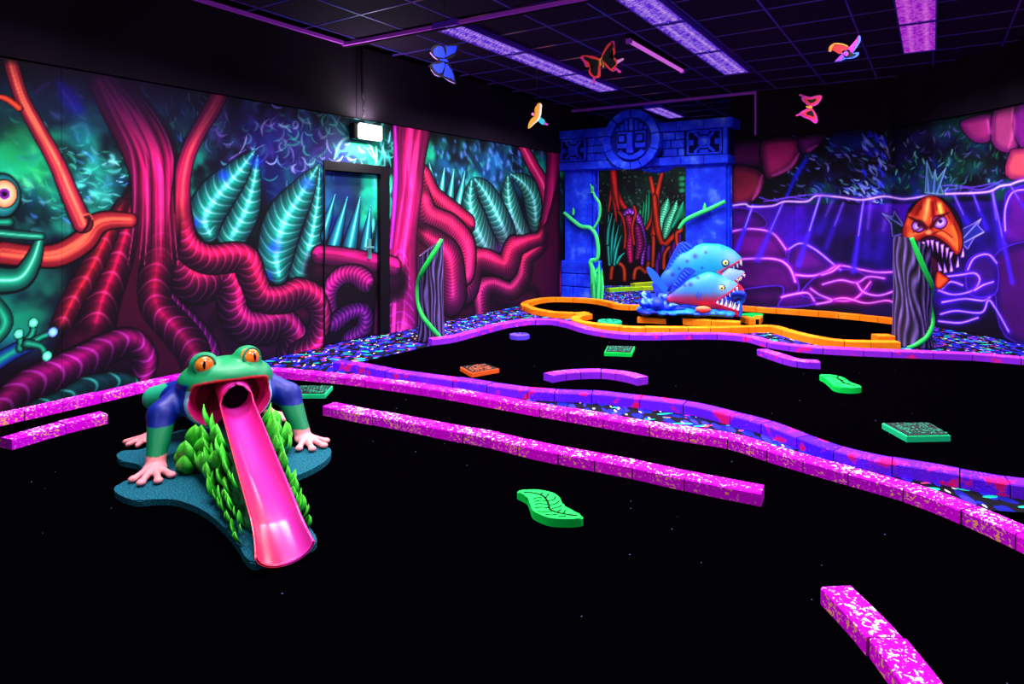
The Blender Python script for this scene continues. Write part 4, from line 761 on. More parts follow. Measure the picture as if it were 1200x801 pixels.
def glyphs(mg, n, seed):
    def fn(o, q, h):
        """carved maze-like strokes, many small raised bars joined as one relief"""
        r = random.Random(seed); bm = bmesh.new(); A, B, D = Vector((*q[0], 0)), Vector((*q[1], 0)), Vector((*q[3], 0)); e1 = B-A; e2 = D-A; cc_ = sum((Vector((*p, 0)) for p in q), Vector())/4
        ang = math.atan2(e1.y, e1.x)
        for i in range(n):
            for j in range(n):
                if r.random() < .38: continue
                c = A+e1*(.07+.86*(i+.5+r.uniform(-.2, .2))/n)+e2*(.07+.86*(j+.5+r.uniform(-.2, .2))/n); L = e1.length/n*r.uniform(.2, .4); M = Matrix.Translation((c.x, c.y, h))@Matrix.Rotation(ang+r.choice([0, 1.57, .8, -.8, .4])+r.uniform(-.3, .3), 4, 'Z')
                bx(bm, -L, L, -.0035, .0035, -.002, .004, 0, M)
                if r.random() < .5: bx(bm, L-.009, L, -.0045, L*.8, -.002, .004, 0, M)
        s = bmdone('glyph_relief', bm, mg, o); s['kind'] = 'stuff'
    return fn
fill_tile('glyph_tile', [(1033.5, 494.5), (1089, 494), (1114, 509), (1062.6, 510)], .045, .0, M_fieldb, M_teal_g, 'large square green tile with carved black top at right on the middle green', 'tile', 'square carved obstacle tiles', relief=glyphs(M_glyph, 11, 1))
fill_tile('glyph_tile', [(347, 451), (390, 451), (381, 461), (342, 461)], .04, .0, M_fieldb, M_teal_g, 'square green carved tile on the near green just right of the frog', 'tile', 'square carved obstacle tiles', relief=glyphs(M_glyph, 10, 2))
fill_tile('glyph_tile', [(712, 404.5), (744, 405), (740, 413), (708, 412)], .045, .0, M_fieldb, M_green, 'small square green carved tile beyond the arched purple kerb', 'tile', 'square carved obstacle tiles', relief=glyphs(M_glyph, 9, 3))
fill_tile('glyph_tile', [(539, 429), (568.5, 425), (585, 431), (553, 436.5)], .045, .0, M_fieldb, M_orange_t, 'square orange carved tile with black top on the middle green', 'tile', 'square carved obstacle tiles', relief=glyphs(M_glypho, 9, 4))
def leaf_tile(pix, mid, ribs, h, label, gr='leaf-shaped green tiles', gw=1.0):
    P = [at(x, y, h) for x, y in pix]; c = sum(P, Vector())/len(P); P2 = [tuple(q[:2]) for q in catmull([(p.x-c.x, p.y-c.y) for p in P], 5, True)]
    o = empty('leaf_tile', (c.x, c.y, .0), 0, label, 'tile', gr); prism('slab', P2, 0, h, M_green, o, .006)
    m3 = [at(x, y, h)-c for x, y in mid]; bm = bmesh.new()
    def groove(a, b, w_):
        d = (b-a); L = d.length; M = Matrix.Translation(((a+b)/2))@Matrix.Rotation(math.atan2(d.y, d.x), 4, 'Z'); M.translation.z = h+.0005; bx(bm, -L/2-.001, L/2+.001, -w_/2, w_/2, -.001, .001, 0, M)
    mc = [Vector(q) for q in catmull(m3, 4)]
    for a, b in zip(mc, mc[1:]): groove(a, b, .010*gw)
    bmdone('midrib', bm, M_gdark, o)
    for rb in ribs:
        bm = bmesh.new(); rc = [Vector(q) for q in catmull([at(x, y, h)-c for x, y in rb], 3)]
        for a, b in zip(rc, rc[1:]): groove(a, b, .006*gw)
        bmdone('vein', bm, M_gdark, o)
    return o
V = lambda x, y: (590+x/10.91, 560+y/10.91)
leaf_tile([(606, 574.8), (618, 573.3), (632, 573.5), (648, 577), (656, 583), (660, 591), (670, 597), (683.2, 604.3), (677, 607), (662, 607.7), (645, 606.4), (632, 602), (624, 597), (621, 589), (617, 581)], [V(260, 182), V(380, 188), V(480, 215), V(540, 260), V(575, 330), (645, 596.8), (655, 600.6), (668, 603), (676, 603.8)],
          [[V(480, 210), V(500, 185)], [V(545, 245), V(580, 200)], [V(575, 290), V(640, 275), V(668, 235)], [V(600, 345), V(670, 325), V(715, 290)], [V(620, 390), V(700, 370), V(740, 350)], [V(690, 430), V(740, 400)], [V(770, 450), V(790, 410)], [V(490, 250), V(430, 250), V(380, 268)], [V(545, 290), V(470, 285), V(395, 300)], [V(565, 340), V(480, 325), V(410, 335)], [V(580, 380), V(490, 372), V(405, 380)], [V(610, 425), V(520, 430), V(440, 425)], [V(690, 460), V(620, 470), V(540, 465)], [V(800, 485), V(740, 490), V(700, 492)]], .042, 'large S-curved green leaf tile with carved black veins in the foreground')
V2 = lambda x, y: (840+x/3.333, 340+y/3.333)
leaf_tile([V2(402, 328), V2(455, 330), V2(495, 340), V2(525, 360), V2(563, 372), V2(556, 378), V2(515, 380), V2(462, 373), V2(438, 355), V2(420, 340)], [V2(425, 334), V2(470, 342), V2(500, 362), V2(545, 374)], [[V2(470, 342), V2(475, 334)], [V2(487, 352), V2(505, 347)], [V2(478, 348), V2(448, 350)], [V2(495, 362), V2(465, 366)], [V2(505, 365), V2(522, 362)]], .05, 'small green leaf tile on the middle green right of the bent violet kerb', gw=2.2)
leaf_tile([(868, 368.3), (874, 366.4), (892, 367), (893, 369.5), (880, 370.2)], [(872, 369.2), (888, 369.4)], [], .045, 'thin green leaf tile on the far green beside the piranha jaws')
def disc_tile(px, py, rpx, label, m, notch=0, h=.05):
    c = at(px, py, h); R_ = rpx*c.y/F; o = empty('round_tile', (c.x, c.y, 0), 0, label, 'tile')
    prism('slab', [(R_*math.cos(a*math.pi/8+.2)*(1 if a % 2 or not notch else .93), R_*math.sin(a*math.pi/8+.2)*(1 if a % 2 or not notch else .93)) for a in range(16)], 0, h, m, o, .006)
    bm = bmesh.new()
    for k in range(8 if not notch else 3):
        a = k*math.pi/4+.3; M = Matrix.Translation((0, 0, h+.001))@Matrix.Rotation(a, 4, 'Z'); bx(bm, R_*.25, R_*.8, -.008, .008, -.001, .002, 0, M); bx(bm, R_*.5, R_*.53, -R_*.18, R_*.18, -.001, .002, 0, M)
    bmdone('groove', bm, M_gdark if not notch else mat('deep_violet_groove', (20, 6, 80), .7), o)
disc_tile(608.7, 391.5, 12, 'round blue-violet tile with a notched edge near the left end of the middle green', M_bluev, 1); disc_tile(714.5, 375.5, 14, 'round green tile with carved wheel pattern at the left of the far green', M_teal_g)
# ================================================================ SCULPTED FIGURES (distance fields -> skin)
def surf(fn, lo, hi, h):
    ax = [np.arange(lo[i], hi[i]+h, h) for i in range(3)]; X, Y, Z = np.meshgrid(*ax, indexing='ij'); D = fn(X, Y, Z); n = D.shape; S = D < 0
    cs = tuple(k-1 for k in n); acc = np.zeros(cs+(3,)); cnt = np.zeros(cs); quads = []
    edges = []
    for a in range(3):
        sl0 = [slice(None)]*3; sl1 = [slice(None)]*3; sl0[a] = slice(0, -1); sl1[a] = slice(1, None)
        A_, B_ = D[tuple(sl0)], D[tuple(sl1)]; I = np.argwhere((A_ < 0) != (B_ < 0)); va = A_[tuple(I.T)]; vb = B_[tuple(I.T)]; t = va/(va-vb+1e-12)
        P = I.astype(float); P[:, a] += t; b, c = (a+1) % 3, (a+2) % 3
        ok = np.ones(len(I), bool)
        for k in (b, c): ok &= (I[:, k] > 0) & (I[:, k] < n[k]-1)
        I = I[ok]; P = P[ok]; va = va[ok]; ids = []
        for db, dc in ((-1, -1), (0, -1), (0, 0), (-1, 0)):
            J = I.copy(); J[:, b] += db; J[:, c] += dc; np.add.at(acc, tuple(J.T), P); np.add.at(cnt, tuple(J.T), 1); ids.append(np.ravel_multi_index(tuple(J.T), cs))
        q = np.stack(ids, 1); q[va > 0] = q[va > 0][:, ::-1]; edges.append(q)
    m = cnt > 0; Vx = acc[m]/cnt[m][:, None]*h+np.array(lo); rm = -np.ones(cs[0]*cs[1]*cs[2], int); rm[np.flatnonzero(m.ravel())] = np.arange(m.sum())
    return Vx, rm[np.concatenate(edges)]
def figmesh(name, fn, lo, hi, h, colfn, parent, m=None, relax=1):
    V_, Q_ = surf(fn, lo, hi, h)
    for _ in range(relax):   # light smoothing along the mesh edges
        s = np.zeros_like(V_); c = np.zeros(len(V_))
        for k in range(4): np.add.at(s, Q_[:, k], V_[Q_[:, (k+1) % 4]]); np.add.at(c, Q_[:, k], 1)
        V_ = V_*.5+.5*s/c[:, None]
    me = bpy.data.meshes.new(name); me.vertices.add(len(V_)); me.vertices.foreach_set('co', V_.ravel()); me.loops.add(Q_.size); me.loops.foreach_set('vertex_index', Q_.ravel())
    me.polygons.add(len(Q_)); me.polygons.foreach_set('loop_start', np.arange(0, Q_.size, 4)); me.polygons.foreach_set('use_smooth', np.ones(len(Q_), bool)); me.update(calc_edges=True)
    cc = np.ones((len(V_), 4)); cc[:, :3] = lin(np.clip(colfn(V_[:, 0], V_[:, 1], V_[:, 2]), 0, 255)); me.color_attributes.new('Col', 'FLOAT_COLOR', 'POINT').data.foreach_set('color', cc.ravel())
    return link(name, me, m or M_fig, parent)
def ell(X, Y, Z, c, r): 
    a = (X-c[0])/r[0]; b = (Y-c[1])/r[1]; d = (Z-c[2])/r[2]; k0 = np.sqrt(a*a+b*b+d*d)+1e-9; k1 = np.sqrt((a/r[0])**2+(b/r[1])**2+(d/r[2])**2)+1e-9; return k0*(k0-1)/k1
def cap(X, Y, Z, p, q, r0, r1):
    p = np.array(p, float); e = np.array(q, float)-p; t = np.clip(((X-p[0])*e[0]+(Y-p[1])*e[1]+(Z-p[2])*e[2])/(e@e), 0, 1)
    return np.sqrt((X-p[0]-t*e[0])**2+(Y-p[1]-t*e[1])**2+(Z-p[2]-t*e[2])**2)-(r0+(r1-r0)*t)
def smin(a, b, k): h = np.clip(.5+.5*(b-a)/k, 0, 1); return b+(a-b)*h-k*h*(1-h)
def smax(a, b, k): return -smin(-a, -b, k)
def mixc(a, b, k): return np.asarray(a, float)*(1-k[:, None])+np.asarray(b, float)*k[:, None]
# ---------------------------------------------------------------- the tree frog with the tongue chute
FA = math.atan2(-.82, .57)
frog = empty('frog_statue', (-1.62, 3.66, .035), FA, 'green and blue tree frog statue with orange eyes, open mouth and long pink tongue chute', 'statue')
def mouth(X, Y, Z):
    Y = Y+.012; e = ell(X, Y, Z, (.19, 0, .325), (.20, .222, .165)); lip = .405+.030*(1-(Y/.21)**2)
    return smax(e, Z-lip, .012)
def frog_body(X, Y, Z):
    d = ell(X, Y, Z, (0, -.012, .405), (.215, .252, .125)); d = smin(d, ell(X, Y, Z, (.03, -.012, .305), (.215, .24, .16)), .03)
    for s in (-1, 1): d = smin(d, ell(X, Y, Z, (.045, s*.112-.022, .512+.006*s), (.082, .076, .070)), .03)
    d = smin(d, ell(X, Y, Z, (.10, 0, .455), (.10, .12, .05)), .05)
    d = smin(d, ell(X, Y, Z, (-.35, 0, .24), (.34, .21, .20)), .08); d = smin(d, ell(X, Y, Z, (-.02, 0, .15), (.17, .17, .17)), .04)
    for s in (-1, 1):
        d = smin(d, cap(X, Y, Z, (-.12, s*.17, .34), (.00, s*.335, .255), .085, .072), .03); d = smin(d, cap(X, Y, Z, (.0, s*.335, .255), (.13, s*.375, .065), .072, .047), .02)
        h = ell(X, Y, Z, (.165, s*.385, .030), (.065, .058, .030)); h = smin(h, cap(X, Y, Z, (.12, s*.375, .075), (.155, s*.38, .035), .045, .036), .02)
        for an, L in ((-48, .115), (-16, .145), (14, .145), (46, .12)):
            a = math.radians(an+s*14); x1 = .17+math.cos(a)*L; y1 = s*.385+math.sin(a)*L; xm = .17+math.cos(a)*L*.5; ym = s*.385+math.sin(a)*L*.5
            h = smin(h, cap(X, Y, Z, (.165+math.cos(a)*.03, s*.385+math.sin(a)*.03, .034), (xm, ym, .030), .021, .018), .010); h = smin(h, cap(X, Y, Z, (xm, ym, .030), (x1, y1, .014), .018, .016), .006); h = smin(h, ell(X, Y, Z, (x1, y1, .016), (.024, .024, .016)), .006)
        d = smin(d, h, .012)
        d = smin(d, cap(X, Y, Z, (-.30, s*.12, .28), (-.47, s*.32, .235), .10, .07), .03); d = smin(d, cap(X, Y, Z, (-.42, s*.24, .16), (-.40, s*.33, .04), .05, .035), .02)
        for an in (-60, -25, 10, 45):
            a = math.radians(an+s*40); d = smin(d, cap(X, Y, Z, (-.41, s*.37, .028), (-.41+math.cos(a)*.11, s*.37+math.sin(a)*.11, .014), .02, .015), .012)
    d = smax(d, -mouth(X, Y, Z), .010)
    return np.maximum(d, -Z)
def frog_col(X, Y, Z):
    n = len(X); mo = mouth(X, Y, Z); lip = .405+.030*(1-(Y/.21)**2)
    c = np.zeros((n, 3))+np.array([4, 132, 76.]); c = mixc(c, [40, 205, 120], sm(Z, .40, .52)*sm(X, -.05, .12)) if False else c*(1-(sm(Z, .40, .50)*sm(X, -.12, .12))[:, None]*.35)+np.array([20, 195, 100.])*(sm(Z, .40, .50)*sm(X, -.12, .12))[:, None]*.35
    aY = np.abs(Y)
    body = (X < -.13) | ((Z < .40) & (aY < .25) & (mo > .012) & (X < .19) & (Z < .40-.0*X)); blue = np.array([3, 30, 130.])
    armb = (aY > .16) & (Z > .215) & (Z < .42) & (X < .12) & (X > -.3) & (mo > .03) & (ell(X, Y, Z, (0, 0, .405), (.225, .245, .135)) > 0)
    low = (Z < .36) & (aY < .25)
    c[(X < -.12) & (aY < .36)] = blue; c[armb] = blue
    c[(X < -.13) & (Z > .36)] = [10, 140, 90]
    jaw = (ell(X, Y, Z, (.03, -.012, .305), (.225, .25, .17)) < .015) & (Z < .39) & (X > -.06) & (mo > 0); k = np.zeros(n); k[jaw] = 1
    c[jaw] = [20, 60, 170]; rim = jaw & (mo < .030); c[rim] = [150, 215, 240]
    ch = (Z < .17) & (aY < .2) & (X > -.15); c[ch] = [14, 30, 110]
    hind = (X < -.36) & (aY > .27) & (Z > .15); c[hind] = [30, 170, 120]; sh_ = (X < -.33) & (aY > .16) & (Z < .15); c[sh_] = [6, 16, 70]
    pink = (Z < .085) & (aY > .27); c[pink] = [250, 150, 150]; kn = pink & (Z < .016); c[kn] = [205, 110, 130]
    ins = mo < .006; c[ins] = [225, 20, 110]; up = ins & (Z > lip-.028); c[up] = [235, 30, 70]; deep = ins & (X < .06) & (Z > .24); c[deep] = [120, 0, 44]
    lp = (mo < .016) & (mo > -.01) & (Z > lip-.012) & (X > 0); c[lp] = [225, 30, 60]
    return c
fb = figmesh('body', frog_body, (-.72, -.62, -.01), (.38, .62, .60), .0075, frog_col, frog)
M_eye = mat('orange_frog_eye', (250, 110, 20), .12, .7); t = NT(M_eye); g = t.n('ShaderNodeTexNoise', i_Scale=14., i_Detail=3.); t.l(t.tex(), g.inputs[0]); t.l(t.ramp([(.3, (255, 80, 10)), (.7, (255, 150, 40))], g.outputs[0]), t.b.inputs['Base Color'])
M_blk = mat('gloss_black', (4, 2, 4), .15, .6)
for s in (-1, 1):
    bm = bmesh.new(); bmesh.ops.create_uvsphere(bm, u_segments=28, v_segments=18, radius=.055); e = bmdone('eye', bm, M_eye, frog, True); e.location = (.084, s*.115-.022, .520+.006*s)
    Vv = []; ey = s*.30; dirn = Vector((math.cos(ey+.1), math.sin(ey+.1), .18)).normalized(); side_ = Vector((-dirn.y, dirn.x, 0)).normalized(); upv = dirn.cross(side_)
    pts = [(math.cos(a)*.0075, math.sin(a)*.024) for a in [k*math.pi/7 for k in range(14)]]
    for sc_ in (1., .55, 0.): 
        for a, b in pts: v = dirn*.0565+side_*a*sc_+upv*b*sc_; v = v.normalized()*.0562; Vv.append(v)
    Fs = [(r_*14+k, r_*14+(k+1) % 14, (r_+1)*14+(k+1) % 14, (r_+1)*14+k) for r_ in range(2) for k in range(14)]
    link('pupil', pyd('pupil', Vv, Fs), M_blk, e)
    tube_mesh('eyelid', [tuple(Vector((.0, 0, 0))+Vector((dirn*.026+side_*math.cos(a)*.052+upv*math.sin(a)*.052))) for a in [k*2*math.pi/14 for k in range(15)]], .0075, mat('eyelid_green', (10, 130, 84), .45), e, 6, 2)
for s in (-1, 1):
    bm = bmesh.new(); bmesh.ops.create_uvsphere(bm, u_segments=8, v_segments=6, radius=.005); e = bmdone('nostril', bm, M_blk, frog); e.location = (.186, s*.03, .468)
# tongue: closed tube in the mouth, opening to a half pipe that flares on the ground
Vt = []; Ft = []; NA = 26; NS = 130; x0, x1 = .05, 1.40
for side_i, th in ((0, 0.0), (1, .009)):
    for i in range(NS+1):
        t_ = i/NS; x = x0+(x1-x0)*t_; cz = .374-.226*(x-.06); op = float(sm(np.array(x), .222, .262)); half = math.pi*(1-op)+op*math.pi*(.50-.06*t_)
        fl = max(0, (x-1.20)/.20); r_ = (.084+.016*t_)*(1+.16*fl*fl)-th
        for j in range(NA+1):
            a = -half+2*half*j/NA; y = r_*math.sin(a)-.050*max(0, x-.12); zz = cz-r_*math.cos(a)*(1-.35*float(sm(np.array(x), .7, 1.25)))
            zz -= .012*op*(1-abs(math.sin(a)))*0; zz = zz-.020*fl; Vt.append((x, y, max(zz, -.030+.006*side_i)))
W_ = NA+1; off = (NS+1)*W_
for sd in (0, 1):
    for i in range(NS):
        for j in range(NA): a = sd*off+i*W_+j; f = (a, a+1, a+W_+1, a+W_); Ft.append(f if sd else f[::-1])
for i in range(NS):
    for j in (0, NA): a = i*W_+j; Ft.append((a, a+W_, a+W_+off, a+off))
for j in range(NA):
    for i in (0, NS): a = i*W_+j; Ft.append((a, a+1, a+1+off, a+off))
M_tongue = mat('glossy_pink_tongue', (250, 45, 170), .25, .55); t = NT(M_tongue); sx = t.n('ShaderNodeSeparateXYZ'); tc = t.n('ShaderNodeTexCoord'); t.l(tc.outputs['Object'], sx.inputs[0]); ab = t.n('ShaderNodeMath', operation='ABSOLUTE'); t.l(sx.outputs[1], ab.inputs[0])
t.l(t.ramp([(0, (205, 45, 160)), (.05, (200, 32, 135)), (.085, (215, 18, 90)), (.11, (230, 40, 75))], ab.outputs[0]), t.b.inputs['Base Color'])
tg = link('tongue_chute', pyd('tongue', Vt, Ft, True), M_tongue, frog)
bm = bmesh.new(); bmesh.ops.create_circle(bm, cap_ends=True, segments=20, radius=.079, matrix=Matrix.Translation((.165, 0, .352))@Matrix.Rotation(math.pi/2, 4, 'Y')); bmdone('tube_dark', bm, M_gap, tg)  # black disc stands in for the unlit dark inside the tongue tube
# teal carpeted lily pad under the frog
X7 = lambda x, y: (120+x/2.673, 380+y/2.673)
pad_px = [X7(*p) for p in ((45, 405), (58, 425), (105, 435), (125, 452), (95, 478), (48, 500), (38, 520), (70, 540), (112, 550), (160, 546), (228, 548), (295, 570), (350, 605), (400, 655), (432, 700), (450, 728), (480, 744), (545, 725), (630, 700), (672, 672), (648, 632), (612, 575), (588, 520), (592, 482), (650, 455), (700, 425), (717, 395), (690, 378), (600, 385), (540, 350), (400, 330), (240, 330), (130, 388), (70, 392))]
Mi = frog.matrix_basis.inverted() if False else (Matrix.Translation(frog.location)@Matrix.Rotation(FA, 4, 'Z')).inverted()
pp = [Mi@at(x, y, .035) for x, y in pad_px]
M_pad = mat('teal_carpet_pad', (8, 100, 115), .85, .15); t = NT(M_pad); nz = t.n('ShaderNodeTexNoise', i_Scale=140., i_Detail=3.); t.l(t.tex(), nz.inputs[0]); t.l(t.ramp([(.35, (2, 48, 66)), (.7, (12, 120, 132))], nz.outputs[0]), t.b.inputs['Base Color']); t.bump(nz.outputs[0], .6, .004)
pc = [tuple(q[:2]) for q in catmull([(p.x, p.y) for p in pp], 5, True)]
prism('lily_pad', pc, -.034, -.001, M_pad, frog, .006)
# leafy mound and leaves along the chute
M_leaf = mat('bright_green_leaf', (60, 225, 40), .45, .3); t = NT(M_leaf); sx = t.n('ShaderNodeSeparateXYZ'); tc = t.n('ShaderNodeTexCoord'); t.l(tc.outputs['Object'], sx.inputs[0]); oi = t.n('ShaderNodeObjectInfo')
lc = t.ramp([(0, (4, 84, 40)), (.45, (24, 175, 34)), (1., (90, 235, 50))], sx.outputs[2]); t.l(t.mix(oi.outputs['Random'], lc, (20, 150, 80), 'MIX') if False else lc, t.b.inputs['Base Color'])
lv = []; lf_ = []; N1 = 7
for k in range(N1+1):
    s_ = k/N1; w_ = .46*math.sin(math.pi*min(1, .16+s_*.84))**.7*(1-s_*.15) if k < N1 else 0.004; bend = .22*math.sin(s_*2.2)-.02
    for q in (-1, 0, 1, 2): lv.append((bend+(.10 if q == 0 else (-.07 if q == 2 else 0))*math.sin(math.pi*s_), (q if q < 2 else 0)*w_*1.0, s_))
for k in range(N1):
    for q in range(4): a = k*4+q; b = k*4+(q+1) % 4; lf_.append((a, b, b+4, a+4))
leaf_me = pyd('leaf', lv, lf_, True); leaf_me.materials.append(M_leaf)
def add_leaf(x, y, z, s, az, tilt, par):
    o = link('leaf', leaf_me, None, par); o.location = (x, y, z); o.scale = (s, s, s); o.rotation_euler = (0, tilt, az); return o
rl = random.Random(5)
def mound(X, Y, Z):
    d = None
    for k in range(7):
        t_ = k/6; x = .16+.86*t_; top = .245-.20*t_; e = ell(X, Y, Z, (x, -.05*(x-.12), top*.35-.0), (.14, .135-.03*t_, max(.03, top*.60))); d = e if d is None else smin(d, e, .04)
    return np.maximum(d, -Z)
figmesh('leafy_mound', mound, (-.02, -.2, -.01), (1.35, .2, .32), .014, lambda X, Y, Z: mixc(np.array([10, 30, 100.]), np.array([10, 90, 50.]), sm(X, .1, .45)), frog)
for s in (-1, 1):
    for i in range(17):
        t_ = i/16; x = .30+.88*t_; top = .31-.30*t_
        for row in range(3 if t_ < .7 else 2):
            zz = (.02+.30*row)*(.34-.226*(x-.2)); yy = s*(.140-.017*row-.012*t_); sc_ = (.135-.075*t_)*rl.uniform(.85, 1.25)*(1 if row else 1.05)
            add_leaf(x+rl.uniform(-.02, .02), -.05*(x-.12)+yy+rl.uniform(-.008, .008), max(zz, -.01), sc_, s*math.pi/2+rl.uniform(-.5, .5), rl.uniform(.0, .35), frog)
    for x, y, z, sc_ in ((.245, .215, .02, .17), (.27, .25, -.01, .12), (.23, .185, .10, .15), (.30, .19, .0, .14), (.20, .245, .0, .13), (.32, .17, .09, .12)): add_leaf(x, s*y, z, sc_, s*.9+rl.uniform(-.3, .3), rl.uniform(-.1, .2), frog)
# ---------------------------------------------------------------- the piranhas
Yf = 8.33
pir = empty('piranha_statue', (2.35, Yf, .0), -.10, 'sculpture of cyan and pink piranhas with bared teeth on a blue wave base', 'statue')
def Lp(cx, cy): return (cx*.001657-.7956, 1.193-cy*.001657+.0)
def wedge(X, Z, c, up, lo):
    """region opening to the right between two rays from c"""
    ax, az = up[0]-c[0], up[1]-c[1]; bx_, bz = lo[0]-c[0], lo[1]-c[1]; la = math.hypot(ax, az); lb = math.hypot(bx_, bz)
    d1 = ((Z-c[1])*ax-(X-c[0])*az)/la; d2 = -((Z-c[1])*bx_-(X-c[0])*bz)/lb; return np.maximum(d1, d2)
SY = .55
def chain(X, Y, Z, pts, k=.06):
    d = None; Y = Y/SY
    for a, b in zip(pts, pts[1:]): e = cap(X, Y, Z, (a[0], 0, a[1]), (b[0], 0, b[1]), a[2], b[2]); d = e if d is None else smin(d, e, k)
    return d*SY
BIG = [(*Lp(235, 470), .06), (*Lp(330, 390), .13), (*Lp(470, 310), .23), (*Lp(600, 280), .285), (*Lp(700, 265), .25), (*Lp(770, 265), .17)]
FRO = [(*Lp(290, 530), .05), (*Lp(380, 500), .10), (*Lp(480, 470), .17), (*Lp(590, 460), .225), (*Lp(680, 480), .19), (*Lp(740, 520), .12)]
def fishfn(ch, y0, c, up, lo, nose):
    def fn(X, Y, Z):
        d = chain(X, Y-y0, Z, ch); d = smin(d, cap(X, (Y-y0)/SY, Z, (ch[-2][0], 0, ch[-2][1]), (nose[0], 0, nose[1]), .15, .055)*SY, .04)
        d = smin(d, cap(X, (Y-y0)/SY, Z, (ch[-2][0]-.05, 0, ch[-2][1]-.10), (lo[0]-.03, 0, lo[1]-.055), .12, .045)*SY, .04)
        return smax(d, -wedge(X, Z, c, up, lo), .012)
    return fn
def fishcol(c, up, lo, zb, pinkc, y0):
    def fn(X, Y, Z):
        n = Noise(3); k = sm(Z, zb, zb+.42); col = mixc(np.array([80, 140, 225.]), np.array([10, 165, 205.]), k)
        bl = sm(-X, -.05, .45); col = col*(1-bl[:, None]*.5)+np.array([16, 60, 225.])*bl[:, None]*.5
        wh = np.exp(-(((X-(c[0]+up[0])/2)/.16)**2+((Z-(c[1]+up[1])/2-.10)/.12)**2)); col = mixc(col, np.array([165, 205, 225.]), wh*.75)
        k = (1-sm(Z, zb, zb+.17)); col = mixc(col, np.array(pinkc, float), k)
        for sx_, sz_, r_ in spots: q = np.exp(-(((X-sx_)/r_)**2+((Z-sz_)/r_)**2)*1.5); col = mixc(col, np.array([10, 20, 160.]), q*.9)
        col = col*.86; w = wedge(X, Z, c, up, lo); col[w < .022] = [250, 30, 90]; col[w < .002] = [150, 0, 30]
        return col
    return fn
spots = [(*Lp(500, 200), .035), (*Lp(580, 170), .02), (*Lp(440, 240), .025), (*Lp(400, 420), .02), (*Lp(330, 350), .03), (*Lp(550, 290), .018), (*Lp(440, 410), .03), (*Lp(500, 360), .02), (*Lp(380, 300), .02)]
cB, uB, lB = Lp(690, 325), Lp(875, 232), Lp(850, 400); cF, uF, lF = Lp(625, 540), Lp(805, 425), Lp(815, 605)
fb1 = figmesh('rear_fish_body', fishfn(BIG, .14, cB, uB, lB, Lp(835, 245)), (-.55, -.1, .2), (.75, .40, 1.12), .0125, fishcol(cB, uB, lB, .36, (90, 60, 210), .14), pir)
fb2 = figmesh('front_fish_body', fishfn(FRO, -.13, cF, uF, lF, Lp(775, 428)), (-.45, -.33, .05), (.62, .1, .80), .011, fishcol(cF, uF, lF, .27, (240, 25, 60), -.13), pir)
fb1['label'] = 'larger cyan piranha behind'; fb2['label'] = 'smaller piranha in front with red belly'
# third small head between the jaws
C3 = Lp(800, 390); U3 = Lp(880, 335); L3 = Lp(870, 440)
THI = [(*Lp(740, 390), .09), (*Lp(800, 372), .085), (*Lp(830, 370), .06)]
fb3 = figmesh('middle_fish_head', fishfn(THI, .03, C3, U3, L3, Lp(855, 345)), (.25, -.12, .35), (.72, .18, .75), .011, lambda X, Y, Z: np.where((wedge(X, Z, C3, U3, L3) < .014)[:, None], np.array([[250, 30, 80.]]), mixc(np.array([245, 60, 70.]), np.array([105, 145, 180.]), sm(Z, .46, .56))), pir); fb3['label'] = 'small pale piranha head between the other two'
M_tooth = mat('white_tooth', (240, 250, 255), .4, .4); M_yeye = mat('yellow_green_eye', (225, 240, 110), .3, .5); M_fin = mat('royal_blue_fin', (18, 60, 235), .5, .3); M_cya = mat('cyan_blue_fin', (24, 95, 225), .5, .3)
def teeth(A_, B_, n, y0, dz, ln, par, fish):
    for side_ in (-1, 1):
        for i in range(n):
            t_ = (i+.6)/n; x = A_[0]+(B_[0]-A_[0])*t_; z = A_[1]+(B_[1]-A_[1])*t_; tw = .105*(1-.55*t_)*(.9)
            bm = bmesh.new(); bmesh.ops.create_cone(bm, cap_ends=True, segments=6, radius1=.017, radius2=.002, depth=ln); o = bmdone('tooth', bm, M_tooth, par); o.location = (x, y0+side_*tw, z+dz*ln*.42); o.rotation_euler = (0, math.pi if dz < 0 else 0, 0)
            o.rotation_euler[1] += .25*(1 if dz > 0 else -1)
teeth(cB, uB, 6, .14, -1, .075, fb1, 0); teeth(cB, lB, 4, .14, 1, .06, fb1, 0); teeth(cF, uF, 6, -.13, -1, .06, fb2, 0); teeth(cF, lF, 6, -.13, 1, .085, fb2, 0); teeth(C3, U3, 3, .03, -1, .035, fb3, 0)
def fisheye(x, z, y, r_, par):
    for yy in (y,):
        bm = bmesh.new(); bmesh.ops.create_uvsphere(bm, u_segments=18, v_segments=10, radius=r_); e = bmdone('eye', bm, M_yeye, par, True); e.location = (x, yy, z); e.scale = (1, .5, 1)
        bm = bmesh.new(); bmesh.ops.create_uvsphere(bm, u_segments=12, v_segments=8, radius=r_*.42); q = bmdone('pupil', bm, M_blk, e, True); q.location = (0, -r_*.75, 0)
        tube_mesh('eye_ring', [(math.cos(a)*r_*1.25, -r_*.1, math.sin(a)*r_*1.1) for a in [k*2*math.pi/12 for k in range(13)]], r_*.18, mat('dark_blue_eye_ring', (10, 40, 110), .5), e, 6, 2)
fisheye(Lp(728, 250)[0], Lp(728, 250)[1], -.005, .036, fb1); fisheye(Lp(668, 432)[0], Lp(668, 432)[1], -.235, .036, fb2); fisheye(Lp(835, 378)[0], Lp(835, 378)[1], -.030, .016, fb3)
